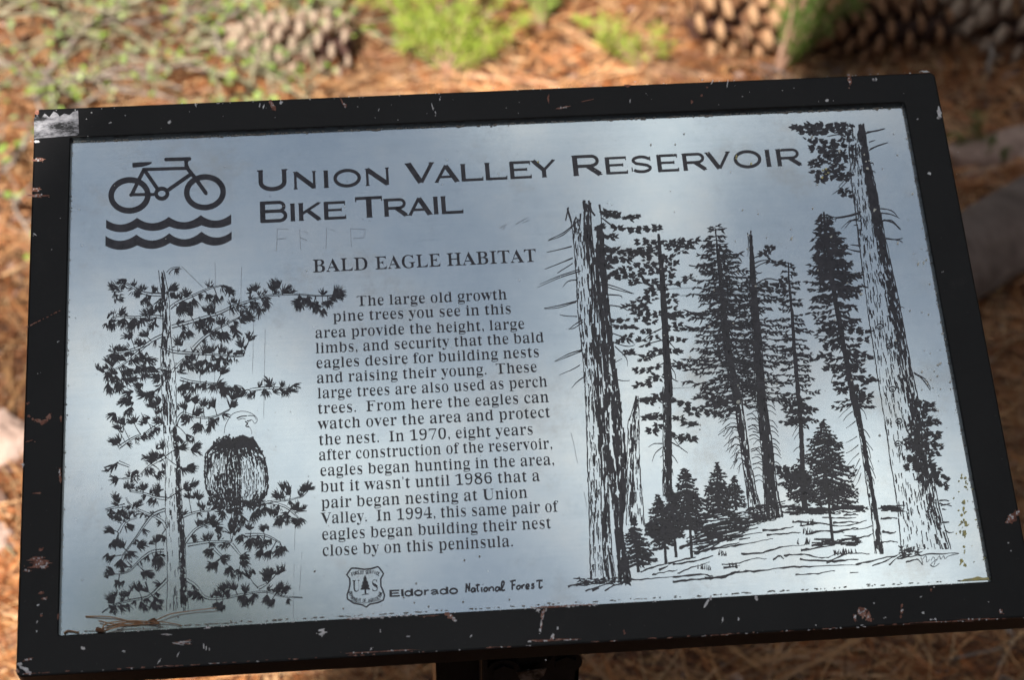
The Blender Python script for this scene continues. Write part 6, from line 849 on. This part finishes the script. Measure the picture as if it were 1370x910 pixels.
# flakes of bark, crumbs and dead leaves
r = random.Random(4); V = []; Fc = []; C_ = []
FP = [(.24, .12, .08), (.36, .24, .19), (.15, .07, .04), (.44, .24, .13), (.06, .03, .02), (.40, .29, .25), (.50, .25, .10), (.10, .045, .025)]
for q in range(9000):
    x, y = reg_view(r) if q % 4 else (r.uniform(-2.4, 2.4), r.uniform(-.6, 4)); s_ = r.uniform(.003, .013) * (1.7 if r.random() < .16 else 1)
    p_ = gnd(250, 60)
    n = 6; b = len(V); a0 = r.uniform(0, 6.28); tl, tm = r.uniform(-.7, .7), r.uniform(-.7, .7); col = r.choice(FP); k = r.uniform(.7, 1.2); z0 = gh(x, y) + r.uniform(.002, .016)
    el = r.uniform(.4, 1)
    for lay in (0, 1):
        for m_ in range(n):
            a = a0 + 6.283 * m_ / n; rr = s_ * (.7 + .3 * math.sin(m_ * 2.3 + q)); dx_, dy_ = math.cos(a) * rr, math.sin(a) * rr * el
            V.append((x + dx_, y + dy_, z0 + dx_ * tl + dy_ * tm - lay * .0025)); C_.append([c_ * k for c_ in col])
    Fc.append(tuple(range(b, b + n))); Fc += [(b + m_, b + n + m_, b + n + (m_ + 1) % n, b + (m_ + 1) % n) for m_ in range(n)]
tag(pyd('bark_crumbs', V, Fc, M_LIT, None, False, C_), kind='stuff')

# ---- pine cones: a core and spiralled scales, every scale an object sharing a few meshes
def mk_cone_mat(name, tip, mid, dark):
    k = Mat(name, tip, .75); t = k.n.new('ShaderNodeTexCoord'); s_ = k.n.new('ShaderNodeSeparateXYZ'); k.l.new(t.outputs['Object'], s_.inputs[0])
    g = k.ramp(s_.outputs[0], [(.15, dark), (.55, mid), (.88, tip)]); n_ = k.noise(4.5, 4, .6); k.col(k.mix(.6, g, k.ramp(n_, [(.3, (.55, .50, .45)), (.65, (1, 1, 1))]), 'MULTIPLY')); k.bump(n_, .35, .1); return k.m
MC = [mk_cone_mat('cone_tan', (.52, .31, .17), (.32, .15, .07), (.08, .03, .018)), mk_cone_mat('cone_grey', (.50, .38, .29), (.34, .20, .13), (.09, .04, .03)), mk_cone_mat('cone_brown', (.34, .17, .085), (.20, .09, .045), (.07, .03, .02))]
def scale_mesh(seed, mat):
    r = random.Random(seed); st = [(0, .10, .03, 0), (.35, .16, .035, .03), (.65, .30, .05, .07), (.86, .37, .09, .10), (.97, .26, .10, .11), (1.03, .08, .04, .08)]
    V = []; Fc = []; n = 6
    for x, hw, th, z in st:
        hw *= r.uniform(.92, 1.08)
        for a in (0, 60, 120, 180, 240, 300): V.append((x - (.10 * abs(math.cos(R(a)))) * (x > .8), hw * math.cos(R(a)), z + th * math.sin(R(a)) * 1.1 + .10 * (math.cos(R(a))) ** 2 * (x > .3)))
    for j in range(len(st) - 1):
        for k in range(n): Fc.append((j * n + k, j * n + (k + 1) % n, (j + 1) * n + (k + 1) % n, (j + 1) * n + k))
    Fc.append(tuple(range(n))[::-1]); Fc.append(tuple((len(st) - 1) * n + k for k in range(n)))
    me = bpy.data.meshes.new('scale'); me.from_pydata(V, [], Fc); me.materials.append(mat); me.polygons.foreach_set('use_smooth', [True] * len(me.polygons)); me.update(); return me
def pine_cone(u, v, L, rad, yaw, pitch, mat, label, seed, nsc=78, ssz=.034, z=.03, opn=58):
    r = random.Random(seed); p_ = G(u, v); root = empty('pine_cone', p_ + Vector((0, 0, z)), label, 'pine cone', 'open pine cones lying among the needles')
    root.rotation_euler = (0, R(-pitch), R(yaw))
    bm = bmesh.new(); bmesh.ops.create_cone(bm, cap_ends=True, segments=10, radius1=rad * .30, radius2=rad * .10, depth=L * .92)
    bmesh.ops.rotate(bm, verts=bm.verts[:], matrix=Matrix.Rotation(R(90), 3, 'Y')); bmo('core', bm, mat, root)
    ms_ = [scale_mesh(seed * 7 + k, mat) for k in range(3)]
    for k in range(nsc):
        t = (k + .5) / nsc; a = k * 2.39996; x = lerp(-L * .46, L * .47, t); prof_ = math.sin(math.pi * min(1, (t * .86 + .14))) ** .6
        s_ = ssz * (.55 + .5 * prof_) * r.uniform(.9, 1.08); o = bpy.data.objects.new('scale', ms_[k % 3]); COL.objects.link(o); o.parent = root
        op = R(lerp(-12 + opn, 28, t) + r.uniform(-6, 6)) if t < .999 else 0
        op = R(lerp(100, 28, t ** .9) * opn / 58 + r.uniform(-6, 6))     # angle between axis and scale
        d = Vector((math.cos(op), math.sin(op), 0)); rot = Matrix.Rotation(a, 4, 'X')
        zax = Vector((-math.sin(op), math.cos(op), 0)) * -1; xax = d; yax = zax.cross(xax)
        m = Matrix((xax, yax, zax)).transposed().to_4x4(); base = Vector((x, rad * .2 * (1 - .6 * t), 0))
        o.matrix_basis = rot @ Matrix.Translation(base) @ m @ Matrix.Scale(s_ * r.uniform(.95, 1.05), 4)
    return root
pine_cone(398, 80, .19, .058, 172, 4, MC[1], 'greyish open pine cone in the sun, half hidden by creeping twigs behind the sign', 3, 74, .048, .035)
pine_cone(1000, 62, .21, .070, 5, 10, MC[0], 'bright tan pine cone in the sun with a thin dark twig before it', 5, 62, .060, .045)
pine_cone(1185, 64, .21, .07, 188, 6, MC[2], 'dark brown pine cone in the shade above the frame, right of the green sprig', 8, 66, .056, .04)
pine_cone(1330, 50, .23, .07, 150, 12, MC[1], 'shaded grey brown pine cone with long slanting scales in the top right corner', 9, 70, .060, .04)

# ---- rocks and a log
def rock(u, v, sx, sy, sz, rz, m, name, label, cat, seed, zoff=0, sub=4):
    bm = bmesh.new(); bmesh.ops.create_icosphere(bm, subdivisions=sub, radius=1)
    for q in bm.verts:
        c_ = q.co.copy(); k = 1 + .30 * noise.noise(c_ * 1.3 + Vector((seed, 0, 0))) + .12 * noise.noise(c_ * 3.1 + Vector((0, seed, 0))) + .04 * noise.noise(c_ * 9 + Vector((0, 0, seed)))
        q.co = Vector((c_.x * sx, c_.y * sy, c_.z * sz)) * k
    o = bmo(name, bm, m, None, True); p_ = G(u, v); o.location = p_ + Vector((0, 0, zoff)); o.rotation_euler = (0, 0, R(rz)); return tag(o, label, cat)
rock(1345, 212, .09, .040, .035, 12, M_ROCK, 'rock', 'pinkish rough rock in the shade right of the frame, nearer the top', 'rock', 3, .005)
rock(8, 585, .035, .05, .03, 10, M_ROCK, 'rock', 'small pale rock at the left edge of the picture, halfway down', 'rock', 9, .01)
rock(-14, 720, .03, .04, .02, 70, M_ROCK, 'rock', 'pale chip of rock low on the left edge of the picture', 'rock', 13, .006)
rock(200, -40, .05, .04, .02, 70, M_ROCK, 'rock', 'pale flat rock above the picture edge behind the creeping twigs', 'rock', 15, .006)
lg = empty('weathered_log', G(1420, 300), 'smooth grey weathered log end lying in the shade right of the frame', 'log'); lg.rotation_euler = (0, 0, R(36))
V = []; Fc = []; nn = 40; LL = 16
for j in range(LL + 1):
    t = j / LL; x = lerp(-.36, .9, t); rr = .056 * (1 - .4 * math.exp(-(x + .36) * 40))
    for k in range(nn):
        a = 6.283 * k / nn; q = rr * (1 + .10 * noise.noise(Vector((x * 2, math.cos(a), math.sin(a)))) + .03 * noise.noise(Vector((x * 6, math.cos(a) * 5, math.sin(a) * 5)))); V.append((x, q * math.cos(a), q * math.sin(a) + .035))
for j in range(LL):
    for k in range(nn): Fc.append((j * nn + k, j * nn + (k + 1) % nn, (j + 1) * nn + (k + 1) % nn, (j + 1) * nn + k))
Fc.append(tuple(range(nn))[::-1]); Fc.append(tuple(LL * nn + k for k in range(nn)))
pyd('trunk', V, Fc, M_WOOD, lg, True)

# ---- fallen twigs
def twig(pts, rr, label, m=None, z=.012, forks=2, seed=1, gz=None):
    r = random.Random(seed); V = []; Fc = []; q = [G(u, v) + Vector((0, 0, z + (gz[k] if gz else 0))) for k, (u, v) in enumerate(pts)]
    c_ = [Vector(x) for x in catmull([tuple(x) for x in q], 5)]; tube(V, Fc, [tuple(x + Vector((r.uniform(-1, 1), r.uniform(-1, 1), 0)) * rr * .35) for x in c_], rr, rr * .45, 6)
    for f in range(forks):
        k = r.randrange(2, len(c_) - 2); d = (c_[k + 1] - c_[k]).normalized(); s_ = d.cross(Vector((0, 0, 1))) * r.choice((-1, 1)); L = r.uniform(.03, .09)
        tube(V, Fc, [tuple(c_[k] + (d * .7 + s_ * .6) * (L * t) + Vector((0, 0, .01 * t))) for t in (0, .35, .7, 1)], rr * .55, rr * .2, 5)
    o = pyd('fallen_twig', V, Fc, m or M_TWIG, None, True); return tag(o, label, 'twig')
twig([(993, 112), (991, 80), (987, 45), (978, 5), (985, -30)], .0032, 'thin dark upright twig in front of the bright tan pine cone', M_BARK, .06, 1, 2)
twig([(1130, 95), (1100, 110), (1060, 118), (1010, 108)], .006, 'short pale stick in the shade just above the right end of the frame', M_WOOD, .01, 1, 3)
twig([(1325, 72), (1322, 95), (1319, 112)], .006, 'short pale upright stub of stick in the shade near the top right corner', M_TWIG, .03, 0, 4)
twig([(1335, 850), (1348, 880), (1330, 925), (1340, 960)], .0045, 'grey brown forked stick on the needles below the right end of the frame', M_TWIG, .016, 2, 5)
twig([(1150, 905), (1200, 888), (1260, 892), (1330, 905)], .004, 'thin curved stick lying below the frame, left of the forked stick', M_BARK, .016, 1, 6)
twig([(-30, 700), (10, 735), (40, 772), (80, 800)], .003, 'straw coloured stalk lying in the sun beside the lower left of the frame', M_SHRUB, .016, 0, 7)
twig([(700, 18), (730, 22), (762, 10), (790, -10)], .004, 'pale bare twig right of the bright green seedling', M_TWIG, .03, 1, 8)
twig([(1275, 150), (1300, 158), (1350, 148), (1400, 140)], .003, 'thin brown stick lying above the pinkish rock', M_BARK, .02, 1, 9)

# ---- creeping shrubs at the left: woody stems and small leaves
LG = [(.30, .46, .08), (.38, .52, .12), (.24, .38, .09), (.42, .50, .22), (.34, .40, .22)]
def shrub(u, v, n, spread, label, seed, nleaf=34, zt=.07):
    r = random.Random(seed); base = G(u, v); root = empty('creeping_shrub', base, label, 'shrub', 'creeping shrubs behind the sign')
    V = []; Fc = []; LV = []; LF = []; LC = []
    for s_ in range(n):
        a = r.uniform(0, 6.28); p_ = Vector((r.uniform(-.03, .03), r.uniform(-.03, .03), .005)); pts = [tuple(p_)]; st_ = spread / 7; zz = r.uniform(.2, 1) * zt
        for k in range(8):
            a += r.uniform(-.35, .35); p_ = p_ + Vector((math.cos(a) * st_, math.sin(a) * st_, 0)); p_.z = .006 + zz * math.sin(min(1, (k + 1) / 5) * 1.57) + r.uniform(-.006, .006); pts.append(tuple(p_))
        c_ = catmull(pts, 2); r0 = r.uniform(.0022, .0046); tube(V, Fc, c_, r0, r0 * .45, 5)
        for f in range(4):
            k = r.randrange(3, len(c_) - 1); b = Vector(c_[k]); aa = r.uniform(0, 6.28); L = r.uniform(.03, .08); tw_ = [tuple(b + Vector((math.cos(aa) * L * t, math.sin(aa) * L * t, L * .4 * t))) for t in (0, .5, 1)]; tube(V, Fc, tw_, r0 * .5, r0 * .25, 4); c_.append(tw_[2]); c_.append(tw_[1])
        for l in range(nleaf):
            b = Vector(c_[r.randrange(3, len(c_))]) + Vector((r.uniform(-1, 1), r.uniform(-1, 1), r.uniform(0, 1))) * .012
            aa = r.uniform(0, 6.28); d = Vector((math.cos(aa), math.sin(aa), r.uniform(-.2, .7))).normalized(); sd = d.cross(Vector((r.uniform(-.4, .4), r.uniform(-.4, .4), 1))).normalized(); L = r.uniform(.009, .017); w_ = L * r.uniform(.30, .42); q = len(LV)
            up = sd.cross(d)
            for x, y, z in ((0, 0, 0), (.3, -.8, .1), (.7, -.8, .1), (1, 0, .05), (.7, .8, .1), (.3, .8, .1), (.5, 0, -.05)): LV.append(tuple(b + d * (x * L) + sd * (y * w_) + up * (z * L)))
            LF += [(q, q + 1, q + 6), (q + 1, q + 2, q + 6), (q + 2, q + 3, q + 6), (q + 3, q + 4, q + 6), (q + 4, q + 5, q + 6), (q + 5, q, q + 6)]; c0 = r.choice(LG); kk = r.uniform(.8, 1.15); LC += [[x * kk for x in c0]] * 7
    pyd('stems', V, Fc, M_SHRUB if seed % 3 else M_TWIG, root, True); tag(pyd('leaves', LV, LF, M_LEAF, root, False, LC), kind='stuff')
for q, (u, v, n, s_, lab, nl) in enumerate(((45, 100, 8, .24, 'sprawling leafy shrub at the left edge just above the frame corner', 7), (120, 25, 9, .24, 'sprawling leafy shrub in the top left corner of the picture', 9), (235, 55, 10, .24, 'dense leafy shrub above the frame, left of the half hidden pine cone', 10), (330, 10, 9, .22, 'leafy shrub at the top edge above the half hidden pine cone', 9),
                           (430, 40, 9, .22, 'grey stemmed shrub between the half hidden pine cone and the bright green seedling', 7), (350, 125, 6, .20, 'low yellow green shrub touching the frame just below the half hidden pine cone', 14), (-20, 250, 6, .22, 'thin low shrub left of the upper left side of the frame', 8), (-10, 20, 7, .22, 'shrub of bare pinkish twigs in the far top left corner', 3))):
    shrub(u, v, n + 5, s_, lab, 21 + q, nl + 2)
# ---- bright conifer seedlings
def seedling(u, v, fronds, label, seed, tint, nl=.022, dens=1.0, name='conifer_seedling', thick=.0028):
    r = random.Random(seed); base = G(u, v); root = empty(name, base, label, 'seedling'); LV = []; LF = []; LC = []
    for (du, dv, h, nside) in fronds:
        e = G(u + du, v + dv); e.z = base.z; d = e - base; V = []; Fc = []
        pts = [tuple(Vector((d.x * t, d.y * t, h * math.sin(t * 1.7) + .008)) + Vector((r.uniform(-1, 1), r.uniform(-1, 1), 0)) * .004) for t in (0, .2, .4, .6, .8, 1)]; c_ = [Vector(x) for x in catmull(pts, 4)]
        tube(V, Fc, [tuple(x) for x in c_], thick, thick * .35, 5); shoots = [c_]
        for s_ in range(nside):
            k = r.randrange(3, len(c_) - 1); sd = r.choice((-1, 1)); dd = (c_[k + 1 if k + 1 < len(c_) else k] - c_[k - 1]).normalized(); si = dd.cross(Vector((0, 0, 1))) * sd; L = r.uniform(.03, .07) * (1.2 - k / len(c_))
            sh_ = [c_[k] + (dd * .75 + si * .65 + Vector((0, 0, r.uniform(-.1, .35)))) * (L * t) for t in (0, .25, .5, .75, 1)]; tube(V, Fc, [tuple(x) for x in sh_], thick * .45, thick * .2, 4); shoots.append(sh_)
        pyd('stem', V, Fc, M_PINK, root, True)
        for sh_ in shoots:
            Ls = sum((b - a).length for a, b in zip(sh_, sh_[1:])); nd = int(Ls * 950 * dens)
            for q in range(nd):
                t = r.uniform(.12, 1) * (len(sh_) - 1.001); k = int(t); b = sh_[k].lerp(sh_[k + 1], t - k); dd = (sh_[k + 1] - sh_[k]).normalized(); an = r.uniform(0, 6.28)
                s1 = dd.cross(Vector((0, 0, 1))).normalized(); s2 = s1.cross(dd); out = (dd * r.uniform(.5, 1.0) + s1 * math.cos(an) + s2 * math.sin(an) * .8).normalized(); L = nl * r.uniform(.6, 1.15); w_ = out.cross(Vector((r.uniform(-1, 1), r.uniform(-1, 1), 1))).normalized() * .0010; qq = len(LV)
                LV += [tuple(b - w_), tuple(b + w_), tuple(b + out * L * .6 + w_ * .8 + Vector((0, 0, -.0008))), tuple(b + out * L), tuple(b + out * L * .6 - w_ * .8 + Vector((0, 0, -.0008)))]; LF.append((qq, qq + 1, qq + 2, qq + 3, qq + 4)); kk = r.uniform(.75, 1.2); LC += [[x * kk for x in tint]] * 5
    tag(pyd('needles', LV, LF, M_LEAF, root, False, LC), kind='stuff')
YG = (.40, .50, .075)
seedling(600, 116, [(-60, -42, .05, 6), (-115, -80, .07, 8), (-140, -125, .08, 8), (-40, -75, .07, 6), (48, -70, .07, 7), (50, -125, .09, 8), (100, -42, .05, 6), (70, -22, .04, 5), (-25, -130, .09, 7), (5, -45, .06, 5), (105, -85, .07, 5)], 'bright yellow green feathery conifer seedling in the sun above the middle of the frame', 31, YG, .024, .62)
seedling(860, 112, [(-50, -14, .04, 4), (-82, -30, .05, 5), (-60, -40, .04, 4), (-20, -16, .03, 3), (26, -10, .03, 3)], 'small yellow green sprig just above the frame, right of the large seedling', 32, YG, .020, .6)
seedling(1040, 104, [(62, -60, .15, 7), (105, -40, .14, 7), (48, -90, .17, 7), (100, -8, .11, 6), (60, 2, .08, 5), (112, -80, .16, 7), (25, -40, .13, 5), (85, -70, .17, 6)], 'darker green conifer sprig between the tan and the dark brown pine cones', 33, (.15, .24, .04), .024, .6)
seedling(725, 60, [(-6, -55, .06, 5), (10, -40, .06, 4), (-20, -30, .05, 4)], 'slim upright green shoot at the right end of the large seedling', 34, (.36, .50, .10), .016, .8)
seedling(1262, 40, [(-6, -30, .04, 3), (12, -24, .04, 3)], 'small dark green sprout between the two shaded pine cones', 35, (.12, .20, .05), .014, .8)
seedling(1300, 222, [(-18, -14, .03, 3), (22, -12, .03, 3), (40, 6, .03, 3)], 'tiny green sprout at the foot of the pinkish rock', 36, (.14, .22, .05), .012, .8)

# ---- the old pine behind the viewer whose trunk shades the sign
pt = empty('pine_tree', (-2.10, -3.72, 0), 'thick barked old pine standing behind the viewer, its trunk shading the sign', 'pine tree')
V = []; Fc = []; nn = 48; zs = [-.2, 0, .3, .7, 1.2, 2, 3, 4.2, 5.6, 7, 9, 11, 13, 15, 18, 21, 24, 27]
for z in zs:
    rr = .60 * (1 - max(0, z) / 34) + .16 * math.exp(-max(0, z) * 2.2)
    for k in range(nn):
        a = 6.283 * k / nn; q = rr * (1 + .05 * noise.noise(Vector((math.cos(a) * 3, math.sin(a) * 3, z * .8))) + .03 * noise.noise(Vector((math.cos(a) * 9, math.sin(a) * 9, z * 2)))); V.append((q * math.cos(a), q * math.sin(a), z))
for j in range(len(zs) - 1):
    for k in range(nn): Fc.append((j * nn + k, j * nn + (k + 1) % nn, (j + 1) * nn + (k + 1) % nn, (j + 1) * nn + k))
Fc.append(tuple((len(zs) - 1) * nn + k for k in range(nn)))
pyd('trunk', V, Fc, M_BARK, pt, True)
r = random.Random(77); LV = []; LF = []; LC = []
for q in range(34):
    z = r.uniform(12, 26.5); a = r.uniform(0, 6.28); L = r.uniform(1.2, 2.3) * (1.25 - (z - 12) / 22); V = []; Fc = []; pts = [(math.cos(a) * L * t, math.sin(a) * L * t, z + .25 * L * t * t - .1 * L * t) for t in (0, .3, .6, 1)]
    tube(V, Fc, pts, .06, .015, 6); pyd('limb', V, Fc, M_BARK, pt, True)
    for m_ in range(150):
        t = r.uniform(.35, 1.05); b = Vector((math.cos(a) * L * t, math.sin(a) * L * t, z + .1 * L * t)) + Vector((r.gauss(0, .18), r.gauss(0, .18), r.gauss(0, .12))); d = Vector((r.uniform(-1, 1), r.uniform(-1, 1), r.uniform(-.3, .8))).normalized() * .16; s_ = d.cross(Vector((0, 0, 1))).normalized() * .03; k = len(LV)
        LV += [tuple(b - s_), tuple(b + s_), tuple(b + d)]; LF.append((k, k + 1, k + 2)); LC += [[.07, .11, .035]] * 3
tag(pyd('foliage', LV, LF, M_LEAF, pt, False, LC), kind='stuff')

# ---- unseen ring of pines added to keep the low sky off the ground; nobody could count it
r = random.Random(5); V = []; Fc = []; C_ = []
for q in range(30):
    az = q / 30 * 6.283 + r.uniform(-.08, .08); ds = abs((az - math.atan2(sdir.y, sdir.x) + math.pi) % (2 * math.pi) - math.pi)
    D = (7.5, 11)[q % 2] + r.uniform(-.6, .6); H = r.uniform(14, 19)
    if ds < .62: D = 11; H = 8
    cx_, cy_ = D * math.cos(az), 1 + D * math.sin(az); rr = r.uniform(.25, .5)
    b = len(V); tube(V, Fc, [(cx_, cy_, -.2), (cx_ + .1, cy_, H * .5), (cx_, cy_ + .1, H)], rr, rr * .3, 10); C_ += [[.12, .065, .04]] * (len(V) - b)
    for m_ in range(3000):
        t = r.uniform(.10, 1); wd = (1 - t) ** .7 * 2.4 + .25; a = r.uniform(0, 6.28); d = wd * math.sqrt(r.random()); p_ = Vector((cx_ + math.cos(a) * d, cy_ + math.sin(a) * d, H * t + r.gauss(0, .2) - d * .2))
        o_ = Vector((r.uniform(-1, 1), r.uniform(-1, 1), r.uniform(-.5, .6))).normalized() * r.uniform(.2, .4); s_ = o_.cross(Vector((r.uniform(-.5, .5), 0, 1))).normalized() * .14; k = len(V)
        V += [tuple(p_ - s_), tuple(p_ + s_), tuple(p_ + o_)]; Fc.append((k, k + 1, k + 2)); kk = r.uniform(.7, 1.4); C_ += [[.05 * kk, .085 * kk, .03 * kk]] * 3
tag(pyd('unseen_pine_wood', V, Fc, M_LIT, None, False, C_), kind='stuff')
